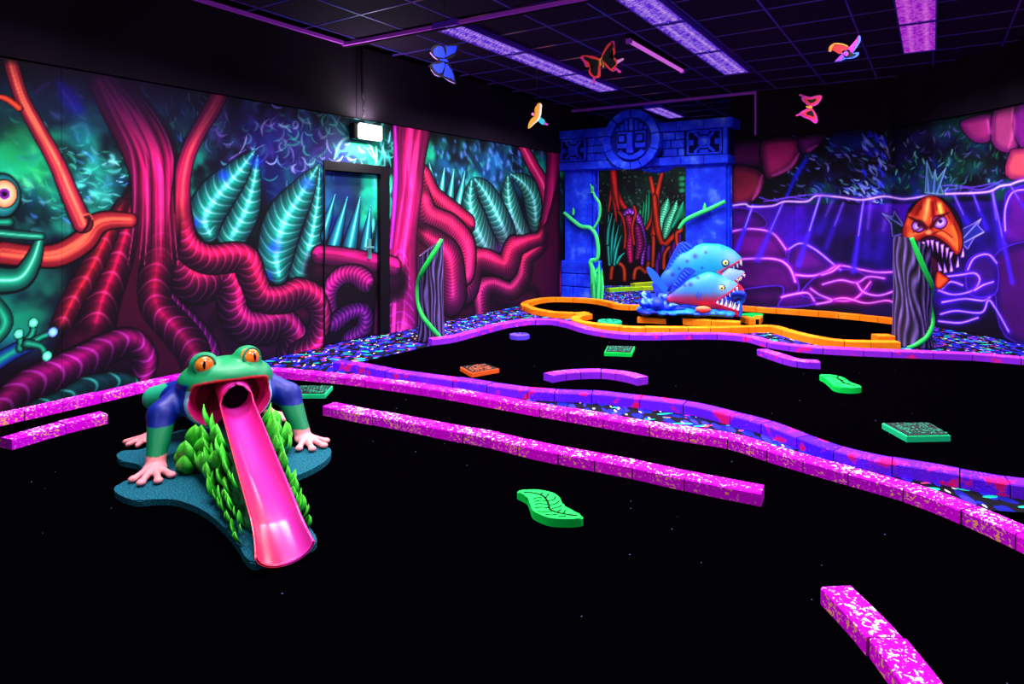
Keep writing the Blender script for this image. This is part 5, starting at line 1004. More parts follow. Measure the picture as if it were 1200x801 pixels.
def fin(name, pts, y, th, m, par, ridges=0):
    P = [Lp(*p) for p in pts]; bm = bmesh.new(); a = [bm.verts.new((p[0], y-th/2, p[1])) for p in P]; b = [bm.verts.new((p[0], y+th/2, p[1])) for p in P]; n = len(P); bm.faces.new(a); bm.faces.new(b[::-1])
    for i in range(n): bm.faces.new((a[i], b[i], b[(i+1) % n], a[(i+1) % n]))
    bmesh.ops.triangulate(bm, faces=[f for f in bm.faces if len(f.verts) > 4]); return bmdone(name, bm, m, par)
f1 = fin('dorsal_fin', [(255, 390), (270, 340), (295, 290), (320, 225), (355, 160), (385, 105), (420, 88), (470, 98), (510, 130), (470, 190), (400, 260), (320, 350)], .14, .05, M_fin, fb1)
f2 = fin('dorsal_fin', [(300, 470), (330, 400), (370, 320), (410, 282), (450, 285), (490, 310), (430, 370), (360, 440)], -.13, .05, M_fin, fb2)
def frays(par, y, prs):
    for a, b in prs: A_, B_ = Lp(*a), Lp(*b); tube_mesh('fin_ray', [(A_[0], y, A_[1]), ((A_[0]+B_[0])/2, y-.008, (A_[1]+B_[1])/2), (B_[0], y, B_[1])], [.012, .010, .004], M_cya, par, 6, 2)
frays(f1, .112, [((300+i*20, 355-i*24), (285+i*17, 310-i*26)) for i in range(8)]+[((470, 170), (395, 100)), ((490, 145), (430, 92))]); frays(f2, -.157, [((340+i*20, 430-i*19), (322+i*17, 405-i*21)) for i in range(6)])
fin('tail_fin', [(300, 445), (250, 400), (215, 345), (180, 310), (150, 295), (133, 300), (140, 340), (165, 380), (185, 420), (215, 470), (235, 520), (285, 500)], .12, .07, M_cya, fb1)
fin('tail_fin', [(320, 510), (270, 485), (235, 470), (205, 430), (175, 405), (158, 415), (170, 455), (195, 500), (225, 550), (290, 555)], -.10, .07, M_fin, fb2)
# belly fin and gills of the front fish
fn_ = lambda X, Y, Z: ell(X, Y, Z, (*[Lp(530, 595)[0]], -.25, Lp(530, 595)[1]), (.10, .035, .045))
figmesh('pectoral_fin', fn_, (-.05, -.32, .1), (.22, -.18, .3), .011, lambda X, Y, Z: mixc(np.array([250, 60, 60.]), np.array([255, 130, 70.]), sm(Z, .18, .24)), fb2)
for x_ in (505, 530, 592): A_ = [Lp(x_-3, 500-60), Lp(x_-18, 480), Lp(x_-8, 530)]; tube_mesh('gill', [(A_[0][0], -.225, A_[0][1]), (A_[1][0], -.242, A_[1][1]), (A_[2][0], -.225, A_[2][1])], [.004, .011, .004], M_cya, fb2, 6, 4)
# blue wave base with splash and coral
rb = random.Random(3); lumps = [(Lp(110+i*62, 668), .085, .16) for i in range(11)]
def basefn(X, Y, Z):
    d = None
    for i, ((x, z), rz_, ry_) in enumerate(lumps):
        e = ell(X, Y, Z, (x, -.02+.03*math.sin(i*2.1), .150+.010*math.sin(i*1.7)), (.11, .28, .055)); d = e if d is None else smin(d, e, .02)
    return d
M_base = vcol('painted_wave_base', .5, .3)
bs = figmesh('wave_base', basefn, (-.78, -.36, .0), (.55, .34, .26), .014, lambda X, Y, Z: mixc(np.array([8, 40, 190.]), np.array([20, 130, 215.]), sm(Noise(8).f(X*9, Y*9+Z*14, 3), .4, .6)), pir, M_base)
SPL = [((100, 560), .075), ((130, 600), .08), ((190, 560), .09), ((180, 610), .07), ((230, 530), .07), ((250, 590), .06), ((110, 500), .05), ((90, 490), .03), ((150, 510), .05), ((270, 560), .05), ((230, 500), .05), ((320, 600), .05), ((380, 610), .045), ((290, 580), .04)]
def splash(X, Y, Z):
    d = None
    for i, (p, r_) in enumerate(SPL):
        x, z = Lp(*p); e = ell(X, Y, Z, (x, -.12+.09*math.sin(i*2.3), z), (r_, r_*1.1, r_*.85)); d = e if d is None else smin(d, e, .02)
    for a, b in (((160, 580), (70, 490)), ((180, 560), (120, 470)), ((210, 560), (190, 450)), ((240, 560), (260, 490)), ((260, 600), (340, 565)), ((300, 610), (400, 590)), ((110, 640), (95, 590))):
        A_, B_ = Lp(*a), Lp(*b); d = smin(d, cap(X, Y, Z, (A_[0], -.16, A_[1]), (B_[0], -.22, B_[1]), .04, .012), .02)
    return d
figmesh('splash', splash, (-.85, -.4, .02), (-.05, .15, .52), .0125, lambda X, Y, Z: mixc(np.array([12, 50, 230.]), np.array([110, 190, 255.]), sm(Noise(14).f(X*14, Z*14, 3), .5, .68)), pir, M_base)
# blue octopus arm gripped in the jaws
for i, q in enumerate(([(740, 500), (780, 480), (830, 470), (855, 490), (850, 520)], [(770, 520), (820, 500), (850, 530), (830, 560)], [(740, 480), (790, 470), (850, 480)], [(800, 540), (820, 580), (822, 620), (815, 655)])):
    tube_mesh('tentacle', [(Lp(*a)[0], -.13+.05*math.sin(i*2), Lp(*a)[1]) for a in q], [.030, .028, .026, .022, .012][:len(q)], [M_fin, M_cya][i % 2], pir, 8, 4)
for i in range(9): bm = bmesh.new(); bmesh.ops.create_uvsphere(bm, u_segments=10, v_segments=6, radius=.022); o = bmdone('bead', bm, M_cya, pir, True); x, z = Lp(600+i*18, 635+i); o.location = (x, -.24, z)
for x_ in (-.55, -.1, .35): box('support_post', x_-.03, x_+.03, .02, .12, -.0, .11, M_fin, pir)
# ================================================================ STUMPS WITH A VINE
M_bark = mat('violet_grey_bark', (110, 85, 170), .7, .2); t = NT(M_bark); mp = t.tex((9, 9, 1.3)); nz = t.n('ShaderNodeTexNoise', i_Scale=2.4, i_Detail=4., i_Distortion=1.2); t.l(mp, nz.inputs[0])
wv = t.n('ShaderNodeTexWave', i_Scale=2.2, i_Distortion=9.0, i_Detail=2.0); wv.bands_direction = 'X'; t.l(t.tex((1.6, 1.6, .42)), wv.inputs[0])
t.l(t.ramp([(.25, (8, 4, 20)), (.5, (64, 40, 120)), (.8, (165, 135, 215))], wv.outputs[1]), t.b.inputs['Base Color']); t.bump(wv.outputs[1], 1., .03)
M_bark2 = vcol('dry_brushed_bark', .6, .3)
M_ring = mat('pale_cut_wood', (190, 165, 220), .7, .2); M_vine = mat('fluorescent_vine_green', (20, 215, 70), .4, .35)
def stump(px, py, rpx, zl, zr, label, ridge_seed, vine, tiltdir):
    c = at(px, py); r0 = rpx*c.y/F; c = c+Vector((0, r0*.9, 0)); o = empty('tree_stump', (c.x, c.y, 0), 0, label, 'stump', 'tree stump posts wrapped in a vine'); rr = random.Random(ridge_seed); n = 44; prof = [1+.055*math.sin(a*.9+rr.uniform(0, 6))*rr.random()+rr.uniform(-.05, .05) for a in range(n)]
    V_ = []; RV = []; lev = 60; n = 120; NN = Noise(ridge_seed)
    for k in range(lev+1):
        t_ = k/lev
        for j in range(n):
            a = 2*math.pi*j/n; H_ = (zl+zr)/2; z_ = H_*t_; wp = 0
            for ka, kz in ((3.9, .62), (5.0, .30), (4.7, .9)): wp += .9*math.exp(-((math.sin((a-ka)/2)/.22)**2+((z_-kz)/.22)**2))*math.sin((a-ka)*2)
            ph = 17*a+wp*9+2.0*math.sin(z_*5+a)+1.6*math.sin(z_*11+a*3+ridge_seed); rv = (.5+.5*math.sin(ph))**.8; rv = rv*.75+.25*float(NN.v(np.array(a*9.), np.array(z_*7.+3)))
            fl = 1+.14*(1-t_)**5; q = r0*(.93+.09*rv)*fl; RV.append(rv); x = q*math.cos(a); y = q*math.sin(a); ztop = zl+(zr-zl)*(x/r0*.5+.5)+tiltdir*y; V_.append((x, y, ztop*t_))
    Fs = [(k*n+j, k*n+(j+1) % n, (k+1)*n+(j+1) % n, (k+1)*n+j) for k in range(lev) for j in range(n)]+[tuple(range(n))[::-1]]
    me = pyd('bark', V_, Fs, True); cc = np.ones((len(V_), 4)); hv = np.array(RV); hv = (hv-hv.min())/(hv.max()-hv.min()); cc[:, :3] = lin(np.array([9, 5, 22.])*(1-hv**2.2)[:, None]+np.array([142, 112, 195.])*(hv**2.2)[:, None]); me.color_attributes.new('Col', 'FLOAT_COLOR', 'POINT').data.foreach_set('color', cc.ravel()); link('bark', me, M_bark2, o)
    T_ = [V_[lev*n+j] for j in range(n)]; cz = sum(v[2] for v in T_)/n; tp = [(v[0]*.98, v[1]*.98, v[2]+.004) for v in T_]+[(0, 0, cz+.004)]; link('cut_top', pyd('top', tp, [(j, (j+1) % n, n) for j in range(n)]), M_ring, o)
    for k_ in (.35, .6, .82): tube_mesh('growth_ring', [(v[0]*k_, v[1]*k_, cz+(v[2]-cz)*k_+.006) for v in T_[::10]+[T_[0]]], .004, mat('dark_ring_line', (60, 30, 90), .7), o, 5, 2)
    pts = []
    for (xp, z_, fr_) in vine:
        x = xp*r0*1.06; y = -math.sqrt(max(0, 1-min(1, abs(xp))**2))*r0*1.06*(1 if fr_ else -1); pts.append((x, y, z_))
    tube_mesh('vine', pts, [.020]+[.026]*(len(pts)-2)+[.016], M_vine, o, 10, 5)
    return o
stump(503.5, 401, 14.5, .93, 1.12, 'bark-textured stump left, pointed slanting top, standing before the painted wall', 3, [(.85, 1.12, 1), (.55, 1.03, 1), (.0, .90, 1), (-.6, .76, 1), (-1, .62, 1), (-.98, .45, 1), (-.6, .30, 1), (.0, .19, 1), (.55, .09, 1), (.95, .0, 1)], .1)
stump(1079.5, 408, 19.5, 1.16, .98, 'bark-textured stump right, under the orange fish painted on the wall', 8, [(-.55, 1.15, 1), (-.25, .98, 1), (.15, .80, 1), (.6, .66, 1), (.98, .58, 1), (1, .48, 0), (.98, .36, 1), (.7, .24, 1), (.2, .12, 1), (-.35, .04, 1), (-.7, .0, 1)], -.15)
# ================================================================ TEMPLE ARCH
AO = Vector((.87, 11.03, 0)); AE = Vector((.835, -.55, 0)).normalized(); AN = Vector((AE.y, -AE.x, 0))
arch = empty('temple_arch', AO, math.atan2(AE.y, AE.x), 'blue stone temple arch with a round carved sun face on its lintel', 'arch')
M_stone = mat('ultramarine_stone', (16, 60, 250), .7, .2); t = NT(M_stone); nz = t.n('ShaderNodeTexNoise', i_Scale=3.2, i_Detail=6., i_Roughness=.62); tc = t.n('ShaderNodeTexCoord'); t.l(tc.outputs['Object'], nz.inputs[0]); t.l(t.ramp([(.35, (6, 26, 200)), (.55, (16, 62, 250)), (.68, (70, 120, 255)), (.8, (150, 170, 255))], nz.outputs[0]), t.b.inputs['Base Color']); t.bump(nz.outputs[0], .5, .02)
M_groove = mat('dark_carved_groove', (2, 6, 70), .8, .1)
def ua(px, d=0): k = (px-600)/F; return (k*(AO.y)-AO.x)/(AE.x+.55*k)
def abox(name, u0, u1, d0, d1, z0, z1, m=M_stone, par=None, bev=.012):
    bm = bmesh.new(); bx(bm, u0, u1, -d1, -d0, z0, z1, bev); return bmdone(name, bm, m, par or arch)   # d = depth towards the room
# local y of the empty points away from the room, so front faces are at -d
u0, u1, u2, u3 = 0.0, ua(693), ua(803), ua(851)
for nm, a, b, wv_ in (('pillar', u0+.04, u1, 0), ('pillar', u2, u3, 1)):
    p = abox(nm, a, b, -.30, .0, .62, 2.20)
    abox('side_moulding', (b if nm == 'pillar' and wv_ == 0 else b)-.0, b+.035, -.22, -.16, .62, 2.18, M_stone, p); abox('side_moulding', b, b+.035, -.10, -.04, .62, 2.18, M_stone, p)
    for k in range(9): abox('stud', b+.0, b+.03, -.145, -.115, .72+k*.165, .76+k*.165, M_stone, p, .004)
    base = abox('plinth_core', a-.04, b+.03, -.32, .01, .0, .60, M_groove); wd_ = b-a+.09
    for row, (z0_, z1_) in enumerate(((.0, .19), (.2, .41), (.42, .63))):
        cut = [0, .5, 1] if row == 1 else [0, 1] if row == 2 else [0, .38, 1]
        for c0_, c1_ in zip(cut, cut[1:]): abox('stone_block', a-.05+wd_*c0_+.004, a-.05+wd_*c1_-.004, -.34, .045, z0_, z1_, M_stone, base, .014)
lint = abox('lintel_core', u0-.0, u3+.04, -.30, .0, 2.20, 2.78, M_groove)
nC = 7; 
for k in range(nC): a = u0-.06+(u3+.14-u0+.04)*k/nC; b = u0-.06+(u3+.14-u0+.04)*(k+1)/nC; abox('cornice_block', a+.002, b-.002, -.36, .12, 2.70, 2.84, M_stone, lint, .01)
for k in range(8): a = u0-.03+(u3+.08-u0)*k/8; b = u0-.03+(u3+.08-u0)*(k+1)/8; abox('ledge_block', a+.002, b-.002, -.30, .09, 2.17, 2.30, M_stone, lint, .01)
def wallstones(a, b, rows, seed):
    r = random.Random(seed); z = 2.305
    for k in range(rows):
        h_ = (2.695-2.305)/rows; x = a; first = True
        while x < b-.04:
            w_ = r.uniform(.13, .25)*(.6 if first and k % 2 else 1); e = min(b, x+w_); e = b if b-e < .06 else e; abox('stone_block', x+.006, e-.006, .0, .03+r.uniform(0, .012), z+k*h_+.006, z+(k+1)*h_-.006, M_stone, lint, .008); x = e; first = False
wallstones(ua(689), ua(712), 3, 1); wallstones(ua(777), ua(803), 3, 2)
def glyph_panel(pa, pb, nm='glyph_panel'):
    a, b = ua(pa), ua(pb); z0_, z1_ = 2.315, 2.69; cx, cz = (a+b)/2, (z0_+z1_)/2; hw = (b-a)/2; hh = (z1_-z0_)/2
    p = abox(nm, a, b, 0, .02, z0_, z1_, M_groove, lint, .002)
    for q in ((a, a+.035, z0_, z1_), (b-.035, b, z0_, z1_), (a, b, z0_, z0_+.03), (a, b, z1_-.03, z1_)): abox('frame', q[0], q[1], .02, .06, q[2], q[3], M_stone, p, .006)
    for sx_, sz_ in ((-1, 0), (1, 0), (0, -1), (0, 1)): 
        w_, h_ = (hw*.16, hh*.22) if sx_ else (hw*.26, hh*.14); x = cx+sx_*(hw-.03-w_*.8); z = cz+sz_*(hh-.03-h_*.8); abox('notch_block', x-w_, x+w_, .02, .058, z-h_, z+h_, M_stone, p, .006)
    bm = bmesh.new(); 
    for k in range(4):
        M = Matrix.Translation((cx, -.035, cz))@Matrix.Rotation(math.radians(45+90*k), 4, 'Y'); bx(bm, hw*.25, hw*.80, -.014, .014, -hh*.11, hh*.11, 0, M)
    bmdone('cross', bm, M_stone, p)
    bm = bmesh.new(); bmesh.ops.create_cone(bm, cap_ends=True, segments=20, radius1=hw*.36, radius2=hw*.36, depth=.035, matrix=Matrix.Translation((cx, -.045, cz))@Matrix.Rotation(math.pi/2, 4, 'X')); bmdone('boss_ring', bm, M_stone, p)
    bm = bmesh.new(); bmesh.ops.create_cone(bm, cap_ends=True, segments=20, radius1=hw*.27, radius2=hw*.22, depth=.03, matrix=Matrix.Translation((cx, -.07, cz))@Matrix.Rotation(math.pi/2, 4, 'X')); bmdone('boss', bm, M_stone, p)
glyph_panel(658, 688); glyph_panel(806, 847)
abox('pilaster', u3-.035, u3+.03, .0, .07, 2.30, 2.70, M_stone, lint)
# sun-face disc
fc = (ua(744.5), 2.60); FR = .475
def cyl(name, c, r0_, r1_, y0, y1, m, par, seg=40, ex=1.):
    bm = bmesh.new(); bmesh.ops.create_cone(bm, cap_ends=True, segments=seg, radius1=r0_, radius2=r1_, depth=abs(y1-y0), matrix=Matrix.Translation((c[0], -(y0+y1)/2, c[1]))@Matrix.Rotation(math.pi/2, 4, 'X')); return bmdone(name, bm, m, par)
M_plate = mat('deep_blue_plate', (5, 18, 125), .75, .15); disc = cyl('face_disc', fc, FR, FR, -.05, .13, M_plate, arch)
def arcseg(name, c, ri, ro, a0, a1, y0, y1, par, m=M_stone, n=6):
    V_ = []
    for k in range(n+1):
        a = math.radians(a0+(a1-a0)*k/n)
        for r_, y in ((ri, y0), (ro, y0), (ro, y1), (ri, y1)): V_.append((c[0]+r_*math.cos(a), -y, c[1]+r_*math.sin(a)))
    Fs = [(k*4+j, k*4+(j+1) % 4, (k+1)*4+(j+1) % 4, (k+1)*4+j) for k in range(n) for j in range(4)]+[(0, 1, 2, 3), tuple(n*4+j for j in (3, 2, 1, 0))]
    bm = bmesh.new(); me = pyd('t', V_, Fs); bm.from_mesh(me); bpy.data.meshes.remove(me); return bmdone(name, bm, m, par)
for a0, a1 in ((-66, -24), (-22, 10), (12, 46), (50, 88), (92, 130), (134, 168), (170, 202), (204, 246)): arcseg('rim_block', fc, FR-.125, FR, a0, a1, .0, .20, disc)
arcseg('tooth_band', fc, FR-.115, FR-.005, 248, 269.3, .0, .215, disc); arcseg('tooth_band', fc, FR-.115, FR-.005, 270.7, 292, .0, .215, disc)
def fbox(name, x0, x1, z0_, z1_, d0, d1, m=M_stone, bev=.012): bm = bmesh.new(); bx(bm, fc[0]+x0, fc[0]+x1, -d1, -d0, fc[1]+z0_, fc[1]+z1_, bev); return bmdone(name, bm, m, disc)
fbox('nose', -.045, .045, -.20, .12, .15, .225); fbox('nose', -.06, .06, -.22, -.12, .15, .24)
for s in (-1, 1):
    fbox('cheek', min(s*.06, s*.24), max(s*.06, s*.24), -.135, .13, .13, .18); fbox('eye_frame', min(s*.075, s*.225), max(s*.075, s*.225), -.055, .095, .17, .20, M_groove); fbox('eye', min(s*.10, s*.20), max(s*.10, s*.20), -.03, .07, .19, .215)
    for k in range(3): fbox('brow_block', min(s*(.055+k*.075), s*(.115+k*.075)), max(s*(.055+k*.075), s*(.115+k*.075)), .15, .31-k*.055, .13, .18)
    fbox('nostril', min(s*.06, s*.16), max(s*.06, s*.16), -.185, -.16, .15, .175, M_groove)
fbox('forehead', -.035, .035, .14, .34, .13, .19); arcseg('lip', (fc[0], fc[1]+.0), .235, .315, 222, 318, .12, .19, disc)
arcseg('soffit_ring', (fc[0]+.28, fc[1]-.06), FR-.06, FR-.02, 225, 325, -.3, .0, disc)
# vines on the pillars
M_vin2 = mat('mint_vine', (60, 235, 120), .4, .3)
def avine(pts, rad, name='vine'):
    P = []
    for x, y, d in pts: u = ua(x); q = AO+AE*u; Yy = q.y; z_ = CAMH-(y-HY)*Yy/F; P.append((u, -d, z_))
    return tube_mesh(name, P, rad, M_vin2, arch, 8, 5)
avine([(663, 249, .06), (672, 257, .06), (683, 265, .07), (694, 267, .08), (701, 276, .08), (703.5, 292, .08), (702, 303, .08), (695, 306, .09), (699, 320, .09), (703, 332, .09), (703, 346, .09)], [.028, .036, .036, .034, .034, .034, .036, .038, .044, .044, .046])
avine([(698, 268, .08), (704, 256, .07), (705, 240, .07), (699, 230, .06), (696, 222, .06)], [.022, .024, .024, .02, .012])
avine([(798, 268, .10), (806, 258, .10), (822, 250, .10), (836, 244, .10), (852, 236, .10)], [.026, .034, .038, .036, .03])
for x, y, az in ((674, 252, 0), (695.5, 226, .3), (696, 224, -.4), (827, 247, .1), (701, 318, .6)):
    u = ua(x); q = AO+AE*u; z_ = CAMH-(y-HY)*q.y/F; o = link('vine_leaf', leaf_me.copy(), None, arch); o.data.materials.clear(); o.data.materials.append(M_vin2); o.location = (u, -.08, z_); o.scale = (.07, .07, .13); o.rotation_euler = (az*.2, az, math.pi/2)
GB = leaf_me.copy(); GB.materials.clear(); GB.materials.append(M_vin2)
for i in range(9):
    u = ua(698+i*1.5); o = link('grass_blade', GB, None, arch); o.location = (u, -.12-.02*(i % 3), 0); s = .30+.12*((i*7) % 4); o.scale = (s*.10, s*.14, s); o.rotation_euler = (0, (i-4)*.06, math.pi/2)
# ================================================================ EXIT LAMP ABOVE THE DOOR
Q = W.px(423, 156); bp = W.xy(Q[0]); ex = empty('emergency_light', (bp[0]+D2.x*.10, bp[1]+D2.y*.10, Q[1]), rz, 'lit white emergency lamp box on a chain above the painted door', 'lamp')
M_lampw = glow('lit_white_diffuser', (255, 250, 235), 4.0)
box('housing', -.20, .17, -.01, .075, -.085, .09, M_frame, ex, .008); box('lit_diffuser', -.17, .175, -.075, -.01, -.085, .085, M_lampw, ex, .02)
for k in range(6): tube_mesh('chain_link', [(-.03+.012*math.cos(a)*(k % 2), .03+.012*math.cos(a)*(1-k % 2), .12+k*.045+.028*math.sin(a)) for a in [j*math.pi/4 for j in range(9)]], .005, M_frame, ex, 5, 2)
tube_mesh('cable', [(-.03, .04, .36), (-.035, .05, .7), (-.03, .06, CEIL-Q[1]-.01)], .014, M_frame, ex, 8, 3)
box('bracket', -.09, .09, .02, .09, .085, .11, M_handle, ex, .004)
for dz, rx_, pw in ((-.115, 0, 22), (.14, math.pi, 16)):
    L_ = bpy.data.lights.new('emergency_lamp_light', 'AREA'); L_.shape = 'RECTANGLE'; L_.size = .28; L_.size_y = .05; L_.energy = pw; L_.color = (1, .97, .93); lo = bpy.data.objects.new('emergency_lamp_light', L_); C.objects.link(lo); lo.location = (bp[0]+D2.x*.13, bp[1]+D2.y*.13, Q[1]+dz); lo.rotation_euler = (rx_, 0, rz)
# ================================================================ HANGING CUT-OUTS
def cutout(name, Y, layers, label, cat, group, yaw=0, th=.008, string=None):
    """flat painted board hanging on a thread; layers = (part name, outline px, colour, step)"""
    allp = [p for l in layers for p in l[1]]; cx = sum(p[0] for p in allp)/len(allp); cy = sum(p[1] for p in allp)/len(allp); c = atY(cx, cy, Y); o = empty(name, c, yaw, label, cat, group); ci = 1/math.cos(yaw)
    for nm, pts, m, st in layers:
        P = [((x-cx)*Y/F*1.0, -(y-cy)*Y/F) for x, y in pts]; bm = bmesh.new(); y0_ = -st*.004-th/2; y1_ = th/2+st*.004 if st == 0 else y0_+.005
        a = [bm.verts.new((p[0], y0_, p[1])) for p in P]; b = [bm.verts.new((p[0], y1_, p[1])) for p in P]; n = len(P); bm.faces.new(a); bm.faces.new(b[::-1])
        for i in range(n): bm.faces.new((a[i], b[i], b[(i+1) % n], a[(i+1) % n]))
        bmesh.ops.triangulate(bm, faces=[f for f in bm.faces if len(f.verts) > 4]); bmdone(nm, bm, m, o)
    tube_mesh('thread', [(0, 0, 0), (0, 0, (CEIL-c.z)/2), (0, 0, CEIL-c.z)], .0012, M_frame, o, 4, 1); return o
Z1 = lambda x, y: (490+x/11.44, 40+y/11.44); Z2 = lambda x, y: (670+x/11.44, 40+y/11.44); Z3 = lambda x, y: (600+x/16.02, 110+y/16.02); Z4 = lambda x, y: (920+x/6.68, 30+y/6.68)
def S(f, pts, sm_=True): q = [f(*p) for p in pts]; return [tuple(a) for a in catmull(q, 4, True)] if sm_ else q
M_bb = mat('royal_blue_wing', (10, 50, 250), .5, .3, emit=(10, 40, 220), es=.0); M_rim = mat('pale_edge', (150, 110, 190), .5); M_bk2 = mat('black_board', (5, 4, 8), .7, .2)
HG = 'painted butterflies hanging from the ceiling'
cutout('butterfly', 5.6, [('wing', S(Z1, [(370, 340), (250, 330), (175, 260), (185, 180), (260, 140), (350, 165), (440, 135), (545, 130), (530, 220), (470, 310)]), M_bk2, 0), ('wing', S(Z1, [(370, 350), (260, 365), (170, 400), (170, 480), (240, 560), (330, 580), (420, 620), (500, 665), (490, 560), (440, 440)]), M_bk2, 0),
    ('wing_patch', S(Z1, [(340, 320), (230, 290), (210, 225), (260, 170), (330, 180), (365, 290)]), M_bb, 1), ('wing_patch', S(Z1, [(370, 310), (385, 240), (375, 160), (400, 170), (425, 160), (450, 165), (480, 160), (520, 165), (500, 240), (450, 270)]), M_bb, 1),
    ('wing_patch', S(Z1, [(330, 380), (290, 400), (200, 410), (210, 460), (240, 500), (290, 530), (330, 500), (360, 410)]), M_bb, 1), ('wing_patch', S(Z1, [(380, 400), (360, 480), (345, 560), (380, 570), (410, 590), (440, 590), (485, 620), (460, 510), (420, 450)]), M_bb, 1),
    ('body', S(Z1, [(290, 350), (340, 338), (390, 350), (400, 375), (340, 365)]), M_bb, 2), ('pale_edge', S(Z1, [(165, 245), (210, 300), (265, 345), (255, 352), (195, 305), (158, 255)], False), M_rim, 1), ('pale_edge', S(Z1, [(175, 475), (230, 545), (290, 570), (285, 578), (225, 555), (170, 485)], False), M_rim, 1), ('pale_edge', S(Z1, [(345, 585), (420, 625), (500, 660), (492, 668), (410, 635)], False), M_rim, 1)],
    'blue and black butterfly cut-out hanging at the left', 'butterfly', HG)
M_red = mat('fluorescent_red', (255, 40, 45), .5, .3); M_mag = mat('fluorescent_magenta', (230, 30, 170), .5, .3); M_yo = mat('fluorescent_yellow_orange', (255, 185, 40), .5, .3)
cutout('butterfly', 4.7, [('wing', S(Z2, [(375, 345), (330, 310), (250, 290), (150, 285), (112, 320), (160, 370), (190, 440), (240, 445), (225, 510), (270, 570), (330, 590), (380, 570), (385, 480)]), M_red, 0), ('wing_patch', S(Z2, [(355, 360), (260, 330), (170, 300), (160, 330), (220, 370), (250, 410), (290, 440), (250, 490), (300, 560), (345, 545), (350, 450)]), M_bk2, 1),
    ('wing', S(Z2, [(395, 320), (420, 240), (470, 150), (530, 100), (570, 100), (575, 180), (585, 250), (560, 300), (600, 340), (610, 400), (580, 450), (560, 500), (510, 480), (440, 410)]), M_red, 0), ('wing_patch', S(Z2, [(410, 330), (450, 240), (500, 170), (550, 125), (540, 200), (550, 240), (500, 310), (560, 340), (590, 400), (545, 450), (520, 460), (470, 400)]), M_bk2, 1),
    ('wing_tip', S(Z2, [(520, 110), (565, 95), (578, 180), (560, 170), (552, 125)], False), M_mag, 2), ('wing_tip', S(Z2, [(115, 322), (150, 300), (165, 340), (200, 430), (185, 430), (150, 370)], False), M_mag, 2), ('tail', S(Z2, [(285, 575), (318, 585), (308, 660), (280, 668)], False), M_mag, 0), ('tail', S(Z2, [(545, 490), (590, 445), (665, 500), (650, 522), (620, 515), (600, 480), (560, 505)], False), M_mag, 0), ('tail', S(Z2, [(605, 350), (690, 320), (698, 345), (650, 375), (610, 400)], False), mat('pale_pink_tail', (255, 170, 240), .5), 0),
    ('body', S(Z2, [(365, 345), (385, 325), (405, 315), (400, 350), (435, 440), (420, 458), (395, 400), (385, 440), (370, 400)], False), M_yo, 2), ('body_stripe', S(Z2, [(392, 335), (415, 420), (405, 425), (388, 360)], False), M_bk2, 3)],
    'red and black butterfly cut-out hanging in front of the ceiling lights', 'butterfly', HG)
cutout('butterfly', 7.2, [('wing', S(Z4, [(195, 630), (150, 600), (130, 570), (150, 548), (195, 560), (230, 550), (285, 548), (275, 590), (240, 625)]), M_mag, 0), ('wing_patch', S(Z4, [(190, 618), (160, 590), (155, 565), (190, 572), (215, 572), (270, 560), (255, 595), (220, 615)]), M_red, 1), ('wing_patch', S(Z4, [(192, 605), (170, 580), (195, 582), (240, 575), (225, 600)]), M_bk2, 2),
    ('wing', S(Z4, [(200, 645), (150, 660), (115, 685), (140, 715), (190, 735), (235, 765), (255, 745), (240, 690)]), M_mag, 0), ('wing_patch', S(Z4, [(200, 655), (160, 670), (135, 690), (165, 710), (200, 720), (235, 735), (230, 690)]), M_red, 1), ('wing_patch', S(Z4, [(200, 665), (165, 682), (170, 697), (200, 705), (222, 712), (215, 680)]), M_bk2, 2),
    ('body', S(Z4, [(160, 630), (200, 628), (215, 645), (190, 650), (165, 642)], False), M_yo, 2), ('tail', S(Z4, [(118, 535), (145, 545), (140, 560), (112, 548)], False), M_mag, 0), ('tail', S(Z4, [(82, 700), (115, 685), (125, 700), (90, 710)], False), M_mag, 0)],
    'magenta and red butterfly cut-out hanging before the dark wall at right', 'butterfly', HG)
M_och = mat('golden_wing', (255, 175, 40), .5, .3, emit=None); M_wht = mat('white_wing_edge', (255, 250, 225), .5, .3); M_tq = mat('turquoise_tail', (40, 210, 210), .5); M_rd2 = mat('magenta_beak', (235, 60, 200), .5)
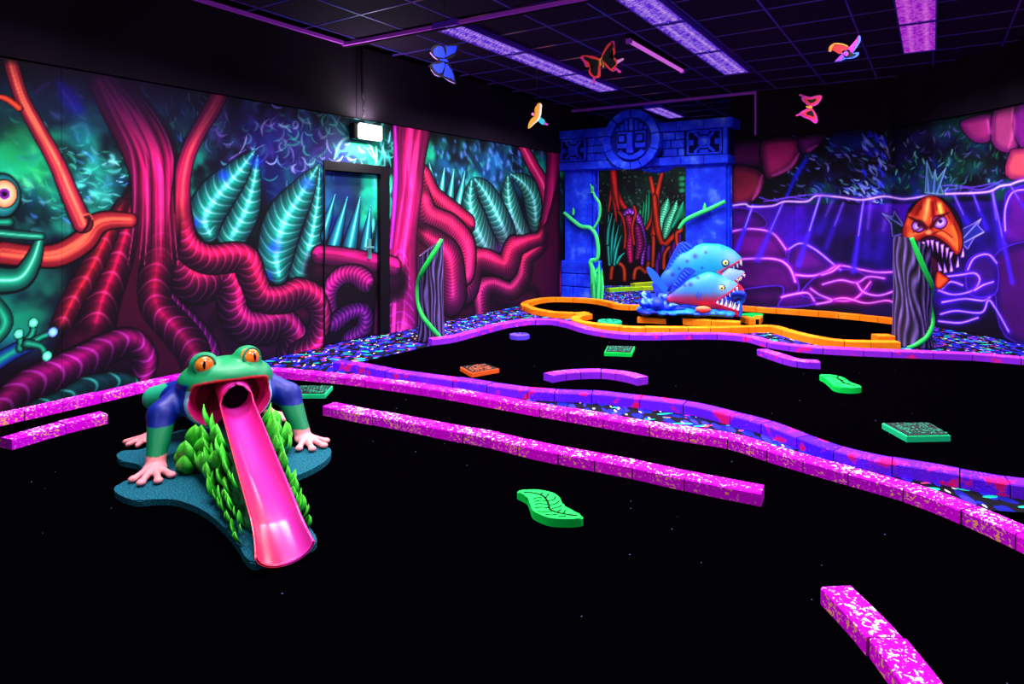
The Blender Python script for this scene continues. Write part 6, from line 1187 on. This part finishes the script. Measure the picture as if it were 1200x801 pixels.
cutout('bird', 6.6, [('wing', S(Z3, [(430, 400), (420, 300), (470, 200), (520, 165), (560, 215), (555, 300), (545, 400), (500, 500), (430, 560), (330, 645), (300, 630), (310, 570), (350, 480)]), M_och, 0), ('wing_edge', S(Z3, [(525, 175), (562, 215), (555, 300), (545, 400), (500, 500), (430, 555), (340, 640), (400, 560), (480, 470), (505, 380), (515, 280)]), M_wht, 1), ('head', S(Z3, [(365, 370), (390, 350), (425, 375), (420, 405), (380, 405)]), mat('pink_head', (255, 150, 190), .5), 0), ('tail', S(Z3, [(530, 440), (620, 510), (600, 580), (510, 530)]), M_tq, 0), ('tail_tip', S(Z3, [(615, 520), (685, 575), (660, 590), (595, 575)], False), M_rd2, 0)],
    'small golden bird cut-out hanging left of the temple arch', 'bird', 'painted birds hanging from the ceiling')
M_tb = mat('toucan_blue', (50, 110, 255), .5); M_tp = mat('toucan_purple', (180, 60, 230), .5)
cutout('bird', 5.6, [('beak', S(Z4, [(340, 205), (345, 165), (380, 138), (430, 140), (490, 160), (485, 185), (450, 215), (420, 220), (385, 200), (360, 190)]), M_red, 0), ('beak_tip', S(Z4, [(338, 206), (342, 168), (372, 142), (385, 150), (362, 180), (358, 205)], False), M_yo, 1), ('beak_ridge', S(Z4, [(372, 142), (400, 135), (450, 143), (490, 160), (485, 166), (440, 152), (390, 148)], False), M_yo, 1), ('wing', S(Z4, [(480, 190), (520, 150), (560, 100), (568, 82), (588, 85), (584, 130), (560, 170), (530, 210), (500, 215)]), M_mag, 0), ('wing_edge', S(Z4, [(568, 82), (588, 85), (584, 130), (560, 170), (528, 212), (545, 165), (570, 125)], False), M_tb, 1),
    ('body', S(Z4, [(450, 200), (500, 190), (520, 215), (575, 208), (565, 240), (520, 258), (470, 262), (430, 280), (385, 285), (410, 255), (440, 225)]), M_tb, 0), ('body_patch', S(Z4, [(470, 205), (505, 205), (530, 222), (555, 222), (540, 240), (500, 248), (470, 248)]), M_bk2, 1), ('cheek', S(Z4, [(452, 222), (475, 205), (492, 222), (475, 242)]), M_tp, 2), ('wing', S(Z4, [(445, 222), (455, 240), (430, 275), (385, 285), (410, 255)], False), M_tp, 1)],
    'toucan cut-out with red and yellow beak hanging at upper right', 'bird', 'painted birds hanging from the ceiling')
